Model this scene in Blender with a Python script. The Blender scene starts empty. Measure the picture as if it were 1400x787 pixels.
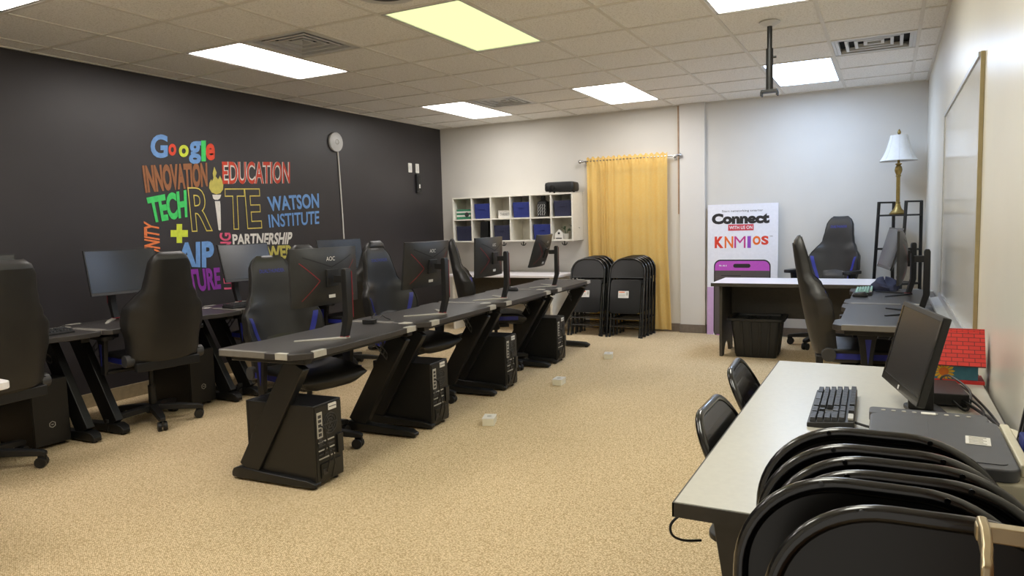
import bpy, bmesh, math, random
from mathutils import Matrix, Vector
random.seed(7)
SC = bpy.context.scene
COL = SC.collection
PI = math.pi
R = math.radians

# ------------------------------------------------------------------ camera
CAM = (-0.1756, -3.7556, 1.345)
FPX, YAW, PITCH, ROLL = 983.9, -0.483098, -0.088523, -0.026863
fw = Vector((math.sin(YAW)*math.cos(PITCH), math.cos(YAW)*math.cos(PITCH), math.sin(PITCH)))
rt = Vector((math.cos(YAW), -math.sin(YAW), 0))
up = rt.cross(fw)
r2 = math.cos(ROLL)*rt + math.sin(ROLL)*up
u2 = -math.sin(ROLL)*rt + math.cos(ROLL)*up
cd = bpy.data.cameras.new('camera'); cam = bpy.data.objects.new('camera', cd); COL.objects.link(cam)
m = Matrix((r2, u2, -fw)).transposed().to_4x4(); m.translation = CAM
cam.matrix_world = m
cd.sensor_width = 36; cd.sensor_fit = 'HORIZONTAL'; cd.lens = FPX/1400*36
cd.clip_start = .02; cd.clip_end = 60
SC.camera = cam
# ------------------------------------------------------------------ world + exposure
w = bpy.data.worlds.new('hallway_light'); SC.world = w; w.use_nodes = True
bg = w.node_tree.nodes['Background']; bg.inputs[0].default_value = (1, .93, .82, 1); bg.inputs[1].default_value = .55
SC.view_settings.view_transform = 'Standard'; SC.view_settings.look = 'None'
SC.view_settings.gamma = 1; SC.view_settings.use_curve_mapping = False
SC.view_settings.exposure = 0.27
LAMP = 11.0           # strength of the ceiling light diffusers

# ------------------------------------------------------------------ room numbers
XL, XR, YB, YF, ZC = -5.72, 0.155, 4.79, -3.60, 2.679
T = 0.6096
ZD = 0.722            # worktop height

# ------------------------------------------------------------------ materials
def lin(c):
    return tuple((v/255/12.92 if v/255 <= .04045 else ((v/255+.055)/1.055)**2.4) for v in c) + (1,)
MATS = {}
def mat(name, rgb, rough=.5, metal=0, spec=.5, var=.12, scale=30, bump=0, bscale=200, alpha=1, trans=0, emit=0, ecol=None, coat=0, sheen=0):
    """principled material; colour varied by a noise texture so nothing is one flat tone"""
    if name in MATS: return MATS[name]
    m = bpy.data.materials.new(name); m.use_nodes = True
    nt = m.node_tree; b = nt.nodes['Principled BSDF']
    c = lin(rgb)
    tc = nt.nodes.new('ShaderNodeTexCoord')
    no = nt.nodes.new('ShaderNodeTexNoise'); no.inputs['Scale'].default_value = scale; no.inputs['Detail'].default_value = 3
    nt.links.new(tc.outputs['Object'], no.inputs['Vector'])
    cr = nt.nodes.new('ShaderNodeValToRGB')
    cr.color_ramp.elements[0].position = .3; cr.color_ramp.elements[1].position = .7
    cr.color_ramp.elements[0].color = tuple(v*(1-var) for v in c[:3]) + (1,)
    cr.color_ramp.elements[1].color = tuple(min(1, v*(1+var)) for v in c[:3]) + (1,)
    nt.links.new(no.outputs['Fac'], cr.inputs['Fac']); nt.links.new(cr.outputs['Color'], b.inputs['Base Color'])
    b.inputs['Roughness'].default_value = rough; b.inputs['Metallic'].default_value = metal
    b.inputs['Specular IOR Level'].default_value = spec
    b.inputs['Coat Weight'].default_value = coat; b.inputs['Sheen Weight'].default_value = sheen
    if trans: b.inputs['Transmission Weight'].default_value = trans
    if alpha < 1: b.inputs['Alpha'].default_value = alpha
    if emit:
        b.inputs['Emission Color'].default_value = lin(ecol or rgb); b.inputs['Emission Strength'].default_value = emit
    if bump:
        n2 = nt.nodes.new('ShaderNodeTexNoise'); n2.inputs['Scale'].default_value = bscale; n2.inputs['Detail'].default_value = 2
        nt.links.new(tc.outputs['Object'], n2.inputs['Vector'])
        bp = nt.nodes.new('ShaderNodeBump'); bp.inputs['Strength'].default_value = bump; bp.inputs['Distance'].default_value = .004
        nt.links.new(n2.outputs['Fac'], bp.inputs['Height']); nt.links.new(bp.outputs['Normal'], b.inputs['Normal'])
    MATS[name] = m
    return m

mat('wall_paint', (214, 210, 202), .62, var=.02, scale=3, bump=.05, bscale=90)
mat('wall_white', (220, 216, 210), .6, var=.02, scale=3, bump=.05, bscale=90)
mat('wall_gloss', (228, 224, 212), .33, var=.02, scale=3, bump=.04, bscale=14)
mat('charcoal_paint', (50, 47, 49), .44, var=.10, scale=2.2, spec=.5, bump=.04, bscale=60)
mat('baseboard_vinyl', (120, 108, 96), .5)
mat('baseboard_tan', (150, 135, 105), .6)
mat('grid_metal', (226, 222, 214), .5, var=.03)
mat('white_plastic', (225, 222, 215), .4, var=.03)
mat('white_enamel', (215, 215, 214), .35, var=.03)
mat('melamine', (232, 228, 216), .4, var=.03)
mat('black_leather', (36, 35, 34), .42, var=.12, scale=12, bump=.12, bscale=260)
mat('blue_leather', (44, 52, 150), .42, var=.12, bump=.1, bscale=260)
mat('black_plastic', (26, 26, 27), .48, var=.1)
mat('grey_plastic', (62, 62, 63), .5, var=.1)
mat('black_steel', (20, 20, 20), .45, var=.1)
mat('chair_sheet', (13, 13, 13), .34, var=.1)
mat('black_gloss', (10, 10, 11), .22, var=.1, spec=.6, coat=.3)
mat('desk_carbon', (58, 55, 54), .36, var=.22, scale=260, bump=.08, bscale=500)
mat('silver_trim', (184, 181, 172), .4, var=.06)
mat('trim_grey', (122, 118, 112), .4, var=.06)
mat('chrome', (190, 190, 190), .2, metal=1, var=.03)
mat('monitor_shell', (40, 40, 40), .42, var=.1)
mat('monitor_groove', (14, 14, 14), .6)
mat('red_line', (140, 34, 44), .45)
mat('screen_glass', (30, 31, 34), .26, var=.04, scale=4, spec=.75)
mat('logo_white', (225, 225, 222), .5, var=.02)
mat('case_black', (22, 22, 22), .42, var=.1)
mat('table_laminate', (192, 190, 180), .30, var=.03, scale=60, spec=.5)
mat('desk_white', (236, 232, 234), .3, var=.02)
mat('dark_panel', (66, 62, 54), .55, var=.1)
mat('navy_fabric', (40, 42, 66), .85, var=.15, scale=90, bump=.2, bscale=400)
mat('blue_fabric', (36, 48, 118), .8, var=.12, scale=90, bump=.2, bscale=400)
mat('sticker', (228, 226, 220), .5, var=.04)
mat('ink', (60, 58, 58), .6)
mat('brass', (150, 128, 74), .38, metal=.75, var=.2)
mat('lamp_cloth', (226, 226, 224), .8, var=.03)
mat('satin_nickel', (190, 174, 142), .32, metal=.85, var=.05)
mat('kb_black', (30, 30, 31), .5)
mat('key_cap', (52, 53, 56), .45, var=.1)
mat('cable_black', (20, 19, 19), .5)
mat('tote_plastic', (22, 23, 24), .42, var=.1)
mat('green_mark', (52, 130, 96), .8)
mat('leaf', (58, 78, 48), .6, var=.25)
mat('box_cream', (232, 228, 208), .5, var=.03)
mat('cream_plastic', (214, 208, 186), .45, var=.03)
mat('printer_grey', (72, 73, 77), .42, var=.06)
mat('whiteboard_face', (220, 218, 214), .14, var=.02, scale=2)
mat('gold_alu', (170, 156, 118), .4, metal=.4, var=.05)
mat('silver_alu', (192, 194, 196), .35, metal=.5, var=.05)
mat('house_blue', (66, 128, 150), .6)
mat('house_red', (190, 40, 36), .6)
mat('sun_yellow', (236, 190, 50), .6)
mat('sun_orange', (220, 120, 40), .6)
mat('door_wood', (120, 88, 60), .5, var=.15, scale=8)
mat('vent_dark', (30, 29, 28), .8)
mat('pane', (196, 200, 204), .15, var=.02)
mat('raceway_tan', (176, 146, 120), .6)
mat('frame_brown', (116, 92, 60), .6)

def special_carpet():
    m = bpy.data.materials.new('carpet_loop'); m.use_nodes = True; nt = m.node_tree; b = nt.nodes['Principled BSDF']
    tc = nt.nodes.new('ShaderNodeTexCoord')
    mp = nt.nodes.new('ShaderNodeMapping'); mp.inputs['Rotation'].default_value = (0, 0, .5); mp.inputs['Scale'].default_value = (1, 1, 1)
    nt.links.new(tc.outputs['Object'], mp.inputs['Vector'])
    vo = nt.nodes.new('ShaderNodeTexVoronoi'); vo.inputs['Scale'].default_value = 140; vo.inputs['Randomness'].default_value = .55
    nt.links.new(mp.outputs['Vector'], vo.inputs['Vector'])
    cr = nt.nodes.new('ShaderNodeValToRGB')
    cr.color_ramp.elements[0].color = lin((240, 220, 184)); cr.color_ramp.elements[1].color = lin((164, 140, 101))
    cr.color_ramp.elements[0].position = .18; cr.color_ramp.elements[1].position = .78
    nt.links.new(vo.outputs['Distance'], cr.inputs['Fac'])
    n = nt.nodes.new('ShaderNodeTexNoise'); n.inputs['Scale'].default_value = 70; n.inputs['Detail'].default_value = 4
    nt.links.new(tc.outputs['Object'], n.inputs['Vector'])
    n3 = nt.nodes.new('ShaderNodeTexNoise'); n3.inputs['Scale'].default_value = .9; n3.inputs['Detail'].default_value = 3
    nt.links.new(tc.outputs['Object'], n3.inputs['Vector'])
    r2_ = nt.nodes.new('ShaderNodeValToRGB'); r2_.color_ramp.elements[0].color = (.92, .91, .90, 1); r2_.color_ramp.elements[1].color = (1.08, 1.08, 1.08, 1)
    r2_.color_ramp.elements[0].position = .35; r2_.color_ramp.elements[1].position = .65
    nt.links.new(n.outputs['Fac'], r2_.inputs['Fac'])
    r3_ = nt.nodes.new('ShaderNodeValToRGB'); r3_.color_ramp.elements[0].color = (.88, .87, .85, 1); r3_.color_ramp.elements[1].color = (1.04, 1.04, 1.04, 1)
    nt.links.new(n3.outputs['Fac'], r3_.inputs['Fac'])
    mx = nt.nodes.new('ShaderNodeMixRGB'); mx.blend_type = 'MULTIPLY'; mx.inputs[0].default_value = 1
    nt.links.new(cr.outputs[0], mx.inputs[1]); nt.links.new(r2_.outputs[0], mx.inputs[2])
    mx2 = nt.nodes.new('ShaderNodeMixRGB'); mx2.blend_type = 'MULTIPLY'; mx2.inputs[0].default_value = 1
    nt.links.new(mx.outputs[0], mx2.inputs[1]); nt.links.new(r3_.outputs[0], mx2.inputs[2])
    nt.links.new(mx2.outputs[0], b.inputs['Base Color'])
    b.inputs['Roughness'].default_value = .95; b.inputs['Specular IOR Level'].default_value = .1
    bp = nt.nodes.new('ShaderNodeBump'); bp.inputs['Strength'].default_value = .5; bp.inputs['Distance'].default_value = .004; bp.invert = True
    nt.links.new(vo.outputs['Distance'], bp.inputs['Height']); nt.links.new(bp.outputs['Normal'], b.inputs['Normal'])
    MATS['carpet'] = m
special_carpet()
def special_tile():
    m = bpy.data.materials.new('acoustic_tile'); m.use_nodes = True; nt = m.node_tree; b = nt.nodes['Principled BSDF']
    tc = nt.nodes.new('ShaderNodeTexCoord')
    n = nt.nodes.new('ShaderNodeTexNoise'); n.inputs['Scale'].default_value = 95; n.inputs['Detail'].default_value = 4
    nt.links.new(tc.outputs['Object'], n.inputs['Vector'])
    cr = nt.nodes.new('ShaderNodeValToRGB'); cr.color_ramp.elements[0].position = .36; cr.color_ramp.elements[1].position = .5
    cr.color_ramp.elements[0].color = lin((226, 223, 217)); cr.color_ramp.elements[1].color = lin((247, 245, 241))
    nt.links.new(n.outputs['Fac'], cr.inputs[0]); nt.links.new(cr.outputs[0], b.inputs['Base Color'])
    b.inputs['Roughness'].default_value = .9; b.inputs['Specular IOR Level'].default_value = .1
    bp = nt.nodes.new('ShaderNodeBump'); bp.inputs['Strength'].default_value = .25; bp.inputs['Distance'].default_value = .003
    nt.links.new(n.outputs['Fac'], bp.inputs['Height']); nt.links.new(bp.outputs['Normal'], b.inputs['Normal'])
    MATS['tile'] = m
special_tile()
def special_sheer():
    m = bpy.data.materials.new('sheer_gold'); m.use_nodes = True; nt = m.node_tree; nt.nodes.remove(nt.nodes['Principled BSDF'])
    out = nt.nodes['Material Output']
    tc = nt.nodes.new('ShaderNodeTexCoord'); n = nt.nodes.new('ShaderNodeTexNoise'); n.inputs['Scale'].default_value = 60
    nt.links.new(tc.outputs['Object'], n.inputs['Vector'])
    cr = nt.nodes.new('ShaderNodeValToRGB'); cr.color_ramp.elements[0].color = lin((255, 210, 118)); cr.color_ramp.elements[1].color = lin((255, 228, 158))
    nt.links.new(n.outputs['Fac'], cr.inputs[0])
    d = nt.nodes.new('ShaderNodeBsdfDiffuse'); t = nt.nodes.new('ShaderNodeBsdfTranslucent'); tr = nt.nodes.new('ShaderNodeBsdfTransparent')
    for x in (d, t): nt.links.new(cr.outputs[0], x.inputs['Color'])
    tr.inputs['Color'].default_value = lin((255, 224, 150))
    a = nt.nodes.new('ShaderNodeMixShader'); a.inputs[0].default_value = .18
    nt.links.new(d.outputs[0], a.inputs[1]); nt.links.new(t.outputs[0], a.inputs[2])
    c = nt.nodes.new('ShaderNodeMixShader'); c.inputs[0].default_value = .30
    nt.links.new(a.outputs[0], c.inputs[1]); nt.links.new(tr.outputs[0], c.inputs[2]); nt.links.new(c.outputs[0], out.inputs['Surface'])
    MATS['sheer'] = m
special_sheer()
def special_brick():
    m = bpy.data.materials.new('painted_brick_roof'); m.use_nodes = True; nt = m.node_tree; b = nt.nodes['Principled BSDF']
    tc = nt.nodes.new('ShaderNodeTexCoord')
    br = nt.nodes.new('ShaderNodeTexBrick'); br.inputs['Color1'].default_value = lin((214, 52, 44)); br.inputs['Color2'].default_value = lin((200, 44, 38))
    br.inputs['Mortar'].default_value = lin((96, 24, 22)); br.inputs['Scale'].default_value = 1
    br.inputs['Mortar Size'].default_value = .0012; br.inputs['Brick Width'].default_value = .036; br.inputs['Row Height'].default_value = .016
    nt.links.new(tc.outputs['Object'], br.inputs['Vector']); nt.links.new(br.outputs['Color'], b.inputs['Base Color'])
    b.inputs['Roughness'].default_value = .5
    MATS['brick_paint'] = m
special_brick()
def special_light(name, col, k=1.0):
    m = bpy.data.materials.new(name); m.use_nodes = True; nt = m.node_tree; nt.nodes.remove(nt.nodes['Principled BSDF'])
    e = nt.nodes.new('ShaderNodeEmission'); e.inputs['Color'].default_value = col + (1,); e.inputs['Strength'].default_value = LAMP*k
    nt.links.new(e.outputs[0], nt.nodes['Material Output'].inputs['Surface'])
    MATS[name] = m
special_light('glow_pink', (1.0, .93, .88)); special_light('glow_green', (.85, .95, .44), .095); special_light('glow_white', (1.0, .97, .94)); special_light('glow_cool', (.72, .93, 1.30)); special_light('glow_cream', (1.0, .98, .86))

# ------------------------------------------------------------------ mesh builder
def rrect(w_, h_, r, n=5):
    """rounded rectangle outline, centred, counter-clockwise"""
    pts = []
    for cx, cy, a0 in ((w_/2-r, h_/2-r, 0), (-w_/2+r, h_/2-r, PI/2), (-w_/2+r, -h_/2+r, PI), (w_/2-r, -h_/2+r, 1.5*PI)):
        for k in range(n+1):
            a = a0 + k*PI/2/n; pts.append((cx+r*math.cos(a), cy+r*math.sin(a)))
    return pts
KIDS = {}
class MB:
    def __init__(s): s.v = []; s.f = []; s.M = Matrix.Identity(4)
    def add(s, vs, fs):
        o = len(s.v); s.v += [tuple(s.M @ Vector(p)) for p in vs]; s.f += [tuple(i+o for i in f) for f in fs]; return s
    def box(s, cx, cy, cz, sx, sy, sz):
        x, y, z = sx/2, sy/2, sz/2
        vs = [(cx+a*x, cy+b*y, cz+c*z) for c in (-1, 1) for a, b in ((-1, -1), (1, -1), (1, 1), (-1, 1))]
        return s.add(vs, [(3, 2, 1, 0), (4, 5, 6, 7), (0, 1, 5, 4), (1, 2, 6, 5), (2, 3, 7, 6), (3, 0, 4, 7)])
    def bx(s, x0, x1, y0, y1, z0, z1): return s.box((x0+x1)/2, (y0+y1)/2, (z0+z1)/2, abs(x1-x0), abs(y1-y0), abs(z1-z0))
    def bar(s, p0, p1, w_, h_, ref=(0, 0, 1), w1=None, h1=None):
        a, b = Vector(p0), Vector(p1); d = (b-a).normalized(); rf = Vector(ref)
        if abs(d.dot(rf)) > .98: rf = Vector((1, 0, 0))
        sx = d.cross(rf).normalized(); sy = sx.cross(d).normalized()
        w1 = w1 or w_; h1 = h1 or h_; vs = []
        for p, ww, hh in ((a, w_, h_), (b, w1, h1)):
            for i, j in ((-1, -1), (1, -1), (1, 1), (-1, 1)): vs.append(tuple(p+sx*i*ww/2+sy*j*hh/2))
        return s.add(vs, [(3, 2, 1, 0), (4, 5, 6, 7), (0, 1, 5, 4), (1, 2, 6, 5), (2, 3, 7, 6), (3, 0, 4, 7)])
    def cyl(s, p0, p1, r0, r1=None, n=16):
        r1 = r0 if r1 is None else r1
        a, b = Vector(p0), Vector(p1); d = (b-a).normalized(); rf = Vector((0, 0, 1)) if abs(d.z) < .9 else Vector((1, 0, 0))
        sx = d.cross(rf).normalized(); sy = d.cross(sx).normalized(); vs = []
        for p, r in ((a, r0), (b, r1)):
            for k in range(n): t = 2*PI*k/n; vs.append(tuple(p+sx*r*math.cos(t)+sy*r*math.sin(t)))
        return s.add(vs, [(k, (k+1) % n, n+(k+1) % n, n+k) for k in range(n)] + [tuple(range(n-1, -1, -1)), tuple(range(n, 2*n))])
    def tube(s, pts, r, n=8, closed=False):
        P = [Vector(p) for p in pts]; N = len(P); rings = []; prev = None
        for i in range(N):
            if closed: d = (P[(i+1) % N]-P[i-1]).normalized()
            else: d = (P[min(i+1, N-1)]-P[max(i-1, 0)]).normalized()
            if prev is None:
                rf = Vector((0, 0, 1)) if abs(d.z) < .9 else Vector((1, 0, 0)); sx = d.cross(rf).normalized()
            else: sx = (prev-d*prev.dot(d)).normalized()
            prev = sx; sy = d.cross(sx)
            rings.append([tuple(P[i]+sx*r*math.cos(2*PI*k/n)+sy*r*math.sin(2*PI*k/n)) for k in range(n)])
        vs = [p for q in rings for p in q]; fs = []
        for i in range(N if closed else N-1):
            j = (i+1) % N
            for k in range(n): fs.append((i*n+k, i*n+(k+1) % n, j*n+(k+1) % n, j*n+k))
        if not closed: fs += [tuple(range(n-1, -1, -1)), tuple((N-1)*n+k for k in range(n))]
        return s.add(vs, fs)
    def lathe(s, prof, n=24, c=(0, 0, 0)):
        vs = [(c[0]+r*math.cos(2*PI*k/n), c[1]+r*math.sin(2*PI*k/n), c[2]+z) for r, z in prof for k in range(n)]
        fs = [(i*n+k, i*n+(k+1) % n, (i+1)*n+(k+1) % n, (i+1)*n+k) for i in range(len(prof)-1) for k in range(n)]
        fs += [tuple(range(n-1, -1, -1)), tuple((len(prof)-1)*n+k for k in range(n))]
        return s.add(vs, fs)
    def prism(s, poly, a0, a1, ax='z'):
        """extrude a 2-D outline; ax='z': (x,y)->z, ax='y': (x,z)->y, ax='x': (y,z)->x"""
        def q(p, a): return {'z': (p[0], p[1], a), 'y': (p[0], a, p[1]), 'x': (a, p[0], p[1])}[ax]
        n = len(poly); vs = [q(p, a0) for p in poly]+[q(p, a1) for p in poly]
        fs = [(k, (k+1) % n, n+(k+1) % n, n+k) for k in range(n)]+[tuple(range(n-1, -1, -1)), tuple(range(n, 2*n))]
        return s.add(vs, fs)
    def loft(s, rings, cap=True):
        n = len(rings[0]); vs = [p for q in rings for p in q]
        fs = [(i*n+k, i*n+(k+1) % n, (i+1)*n+(k+1) % n, (i+1)*n+k) for i in range(len(rings)-1) for k in range(n)]
        if cap: fs += [tuple(range(n-1, -1, -1)), tuple((len(rings)-1)*n+k for k in range(n))]
        return s.add(vs, fs)
    def grid(s, fn, nu, nv):
        vs = [fn(i/nu, j/nv) for j in range(nv+1) for i in range(nu+1)]
        fs = [(j*(nu+1)+i, j*(nu+1)+i+1, (j+1)*(nu+1)+i+1, (j+1)*(nu+1)+i) for j in range(nv) for i in range(nu)]
        return s.add(vs, fs)
    def build(s, name, mt, parent=None, loc=(0, 0, 0), rot=(0, 0, 0), bevel=0, seg=2, sharp=35, kind=None, label=None):
        me = bpy.data.meshes.new(name); me.from_pydata(s.v, [], s.f); me.update()
        b = bmesh.new(); b.from_mesh(me); bmesh.ops.recalc_face_normals(b, faces=b.faces); b.to_mesh(me); b.free()
        me.polygons.foreach_set('use_smooth', [True]*len(me.polygons)); me.set_sharp_from_angle(angle=R(sharp))
        me.materials.append(MATS[mt])
        o = bpy.data.objects.new(name, me); COL.objects.link(o); o.location = loc; o.rotation_euler = rot
        if parent: o.parent = parent; KIDS.setdefault(parent.name, []).append(o)
        if bevel:
            md = o.modifiers.new('bevel', 'BEVEL'); md.width = bevel; md.segments = seg; md.limit_method = 'ANGLE'; md.angle_limit = R(40); md.harden_normals = True
        if kind: o['kind'] = kind
        if label: o['label'] = label
        return o
def thing(name, label, cat, loc=(0, 0, 0), rz=0, group=None):
    o = bpy.data.objects.new(name, None); COL.objects.link(o); o.empty_display_size = .05
    o.location = loc; o.rotation_euler = (0, 0, rz); return tag(o, label, cat, group)
def tag(o, label, cat, group=None):
    o['label'] = label; o['category'] = cat
    if group: o['group'] = group
    return o
def struct(o): o['kind'] = 'structure'; return o
def kids(o): return list(KIDS.get(o.name, []))
def adopt(c, p): c.parent = p; KIDS.setdefault(p.name, []).append(c)
def dup(root, label, loc, rz, group=None):
    r = root.copy(); COL.objects.link(r); r.location = loc; r.rotation_euler = (0, 0, rz); r['label'] = label
    if group: r['group'] = group
    for ch in kids(root):
        c = ch.copy(); COL.objects.link(c); adopt(c, r)
        for g in kids(ch):
            d = g.copy(); COL.objects.link(d); adopt(d, c)
    return r
def part(root, name): return [c for c in kids(root) if c.name.split('.')[0] == name]
# flat lettering: outlines of the built-in font turned into a mesh
TXT = {}
def glyphs(text, offset=0.0, outline=0.0):
    key = (text, offset, outline)
    if key in TXT: return TXT[key]
    cu = bpy.data.curves.new('t', 'FONT'); cu.body = text; cu.offset = offset; cu.resolution_u = 4
    if outline: cu.fill_mode = 'NONE'; cu.bevel_depth = outline; cu.bevel_resolution = 0
    ob = bpy.data.objects.new('t', cu); COL.objects.link(ob)
    dg = bpy.context.evaluated_depsgraph_get(); dg.update()
    me = bpy.data.meshes.new_from_object(ob.evaluated_get(dg))
    vs = [tuple(v.co) for v in me.vertices]; fs = [tuple(p.vertices) for p in me.polygons]
    bpy.data.objects.remove(ob); bpy.data.meshes.remove(me); bpy.data.curves.remove(cu)
    x0 = min(v[0] for v in vs); x1 = max(v[0] for v in vs); y0 = min(v[1] for v in vs); y1 = max(v[1] for v in vs)
    out = ([((v[0]-x0)/(x1-x0), (v[1]-y0)/(y1-y0), v[2]) for v in vs], fs, (x1-x0)/(y1-y0))
    TXT[key] = out
    return out
def lettering(name, text, mt, fn, parent=None, offset=0.0, outline=0.0, label=None, nrm=(0, 0, 0)):
    """fn maps (u,v) in the text's own 0..1 box to a point on the surface"""
    vs, fs, asp = glyphs(text, offset, outline)
    b = MB(); b.add([tuple(Vector(fn(u, v))+Vector(nrm)*z) for u, v, z in vs], fs)
    return b.build(name, mt, parent, label=label)

# ================================================================== THE ROOM
struct(MB().bx(XL-.12, XR+.12, YF-.15, YB+.12, -.1, 0).build('floor', 'carpet'))
struct(MB().bx(XL-.12, XL, YF-.12, YB+.12, 0, ZC+.2).build('wall_left', 'charcoal_paint'))
struct(MB().bx(XR, XR+.12, YF-.12, YB+.12, 0, ZC+.2).build('wall_right', 'wall_gloss'))
struct(MB().bx(XL, XR, YB, YB+.12, 0, ZC+.2).build('wall_back', 'wall_paint'))
DX0, DX1, DH = -.93, .045, 2.08      # doorway the photograph is taken from
b = MB(); b.bx(XL, DX0, YF-.12, YF, 0, ZC+.2); b.bx(DX1, XR, YF-.12, YF, 0, ZC+.2); b.bx(DX0, DX1, YF-.12, YF, DH, ZC+.2)
struct(b.build('wall_front', 'wall_paint'))
b = MB(); b.bx(DX0, DX0+.03, YF-.12, YF+.012, 0, DH); b.bx(DX1-.03, DX1, YF-.12, YF, 0, DH); b.bx(DX0, DX1, YF-.12, YF, DH-.03, DH)
struct(b.build('trim_2', 'door_wood'))
# shallow pillar in the back wall
struct(MB().bx(-2.37, -2.075, YB-.045, YB, 0, ZC+.01).build('trim_1', 'wall_white', bevel=.004))
# baseboards
b = MB(); b.bx(XL, -2.37, YB-.012, YB, 0, .10); b.bx(-2.38, -2.065, YB-.057, YB-.045, 0, .10); b.bx(-2.075, XR, YB-.012, YB, 0, .10)
struct(b.build('baseboard_back', 'baseboard_vinyl', bevel=.003))
struct(MB().bx(XL, XL+.012, YF, YB-.012, 0, .11).build('baseboard_left', 'baseboard_tan', bevel=.003))
struct(MB().bx(XR-.012, XR, YF, YB-.012, 0, .10).build('baseboard_right', 'baseboard_vinyl', bevel=.003))

# ---- suspended ceiling: slab, grid of bars, one object per tile
ceil = struct(MB().bx(XL, XR, YF-.12, YB, ZC+.09, ZC+.2).build('ceiling', 'wall_paint'))
xs = [XL] + [-c*T for c in range(9, -1, -1)] + [XR]
ys = [YF] + [r*T for r in range(-5, 8)] + [YB]
lights = {}
for r0 in (-4, 0, 5):
    for c in (1, 4, 7):
        for k in (0, 1): lights[(c, r0+k)] = 1
vents = {(6, 0), (6, 5), (0, 4)}
tile_mesh = None
for i in range(len(xs)-1):
    for j in range(len(ys)-1):
        x0, x1, y0, y1 = xs[i], xs[i+1], ys[j], ys[j+1]
        c = 9-i; r_ = -6+j
        if (c, r_) in lights or (c, r_) in vents: continue
        full = 0 < i < len(xs)-2 and 0 < j < len(ys)-2
        if full and tile_mesh:
            o = tile_mesh.copy(); COL.objects.link(o); adopt(o, ceil); o.location = ((x0+x1)/2, (y0+y1)/2, ZC+.012)
            o.rotation_euler = (0, 0, random.choice((0, PI)))
        else:
            o = MB().box(0, 0, 0, x1-x0-.004, y1-y0-.004, .016).build('ceiling_tile', 'tile', ceil, ((x0+x1)/2, (y0+y1)/2, ZC+.012))
            if full: tile_mesh = o
for x in xs[1:-1]:
    MB().bx(x-.012, x+.012, YF, YB, ZC-.003, ZC+.006).build('grid_bar', 'grid_metal', ceil)
for j, y in enumerate(ys[1:-1]):
    r_ = -5+j; run = None
    for i in range(len(xs)-1):
        c = 9-i; inside = (c, r_-1) in lights and (c, r_) in lights
        if not inside and run is None: run = xs[i]
        if run is not None and (inside or i == len(xs)-2):
            MB().bx(run, xs[i] if inside else xs[i+1], y-.012, y+.012, ZC-.0025, ZC+.0055).build('grid_bar', 'grid_metal', ceil); run = None
b = MB(); b.bx(XL, XL+.022, YF, YB, ZC-.004, ZC+.006); b.bx(XR-.022, XR, YF, YB, ZC-.004, ZC+.006); b.bx(XL, XR, YB-.022, YB, ZC-.0035, ZC+.0065)
b.build('wall_angle', 'grid_metal', ceil)
LB = {(7, -4): ('glow_pink', 'fluorescent ceiling panel cut off by the upper left corner of the photo'), (7, 0): ('glow_pink', 'pinkish fluorescent ceiling panel beside the vent near the black wall'),
      (7, 5): ('glow_white', 'white fluorescent ceiling panel closest to the corner of black and cream walls'), (4, -4): ('glow_cream', 'fluorescent ceiling panel over the open carpet near the doorway'),
      (4, 0): ('glow_green', 'greenish yellow fluorescent ceiling panel at the top middle'), (4, 5): ('glow_white', 'bright white fluorescent ceiling panel in front of the yellow curtain'),
      (1, -4): ('glow_cream', 'fluorescent ceiling panel above the stacked folding chairs by the door'), (1, 0): ('glow_cream', 'cream fluorescent ceiling panel cut by the photo top, near projector mount'),
      (1, 5): ('glow_cool', 'cool white fluorescent ceiling panel behind the projector mount')}
for (c, r0), (mt, lab) in LB.items():
    x0, x1, y0, y1 = -(c+1)*T, -c*T, r0*T, (r0+2)*T
    t = thing('ceiling_light', lab, 'ceiling light', ((x0+x1)/2, (y0+y1)/2, ZC), 0, 'fluorescent ceiling panels')
    w2, l2 = T/2-.013, T-.013
    b = MB(); b.bx(-w2, w2, -l2, l2, .05, .07)
    for s in (-1, 1): b.bx(s*w2, s*(w2-.02), -l2, l2, .0, .05); b.bx(-w2, w2, s*l2, s*(l2-.02), .0, .05)
    b.build('light_frame', 'white_enamel', t)
    MB().bx(-w2+.02, w2-.02, -l2+.02, l2-.02, .006, .010).build('diffuser', mt, t)
def ceiling_vent(c, r0, lab):
    t = thing('ceiling_vent', lab, 'air vent', (-(c+.5)*T, (r0+.5)*T, ZC), 0, 'square ceiling vents')
    h = T/2-.013
    MB().bx(-h, h, -h, h, .055, .06).build('duct_opening', 'vent_dark', t)
    b = MB(); [b.bx(*q) for q in ((-h, h, -h, -h+.02, 0, .05), (-h, h, h-.02, h, 0, .05), (-h, -h+.02, -h, h, 0, .05), (h-.02, h, -h, h, 0, .05))]; b.build('vent_frame', 'white_enamel', t)
    for k in range(4):
        o = h-.022-k*.066; i = o-.020; z = .005*k; b = MB()
        for q in ((-o, o, -o, -i), (-o, o, i, o), (-o, -i, -i, i), (i, o, -i, i)): b.bx(*q, z, z+.003)
        for q in ((-i, i, -i, -i+.003), (-i, i, i-.003, i), (-i, -i+.003, -i, i), (i-.003, i, -i, i)): b.bx(*q, z, z+.030)
        b.build('vent_louver', 'white_enamel', t)
ceiling_vent(6, 0, 'square louvered ceiling vent beside the pinkish light panel')
ceiling_vent(6, 5, 'dark-throated ceiling vent between the two far light panels left of curtain')
ceiling_vent(0, 4, 'white louvered ceiling vent above the table lamp by right wall')
t = thing('ceiling_speaker', 'round grey ceiling speaker grille cut off at the photo top', 'speaker', (-2.75, -.31, ZC))
MB().lathe([(.19, .004), (.19, -.008), (.175, -.012)], 36).build('speaker_rim', 'white_enamel', t)
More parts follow.
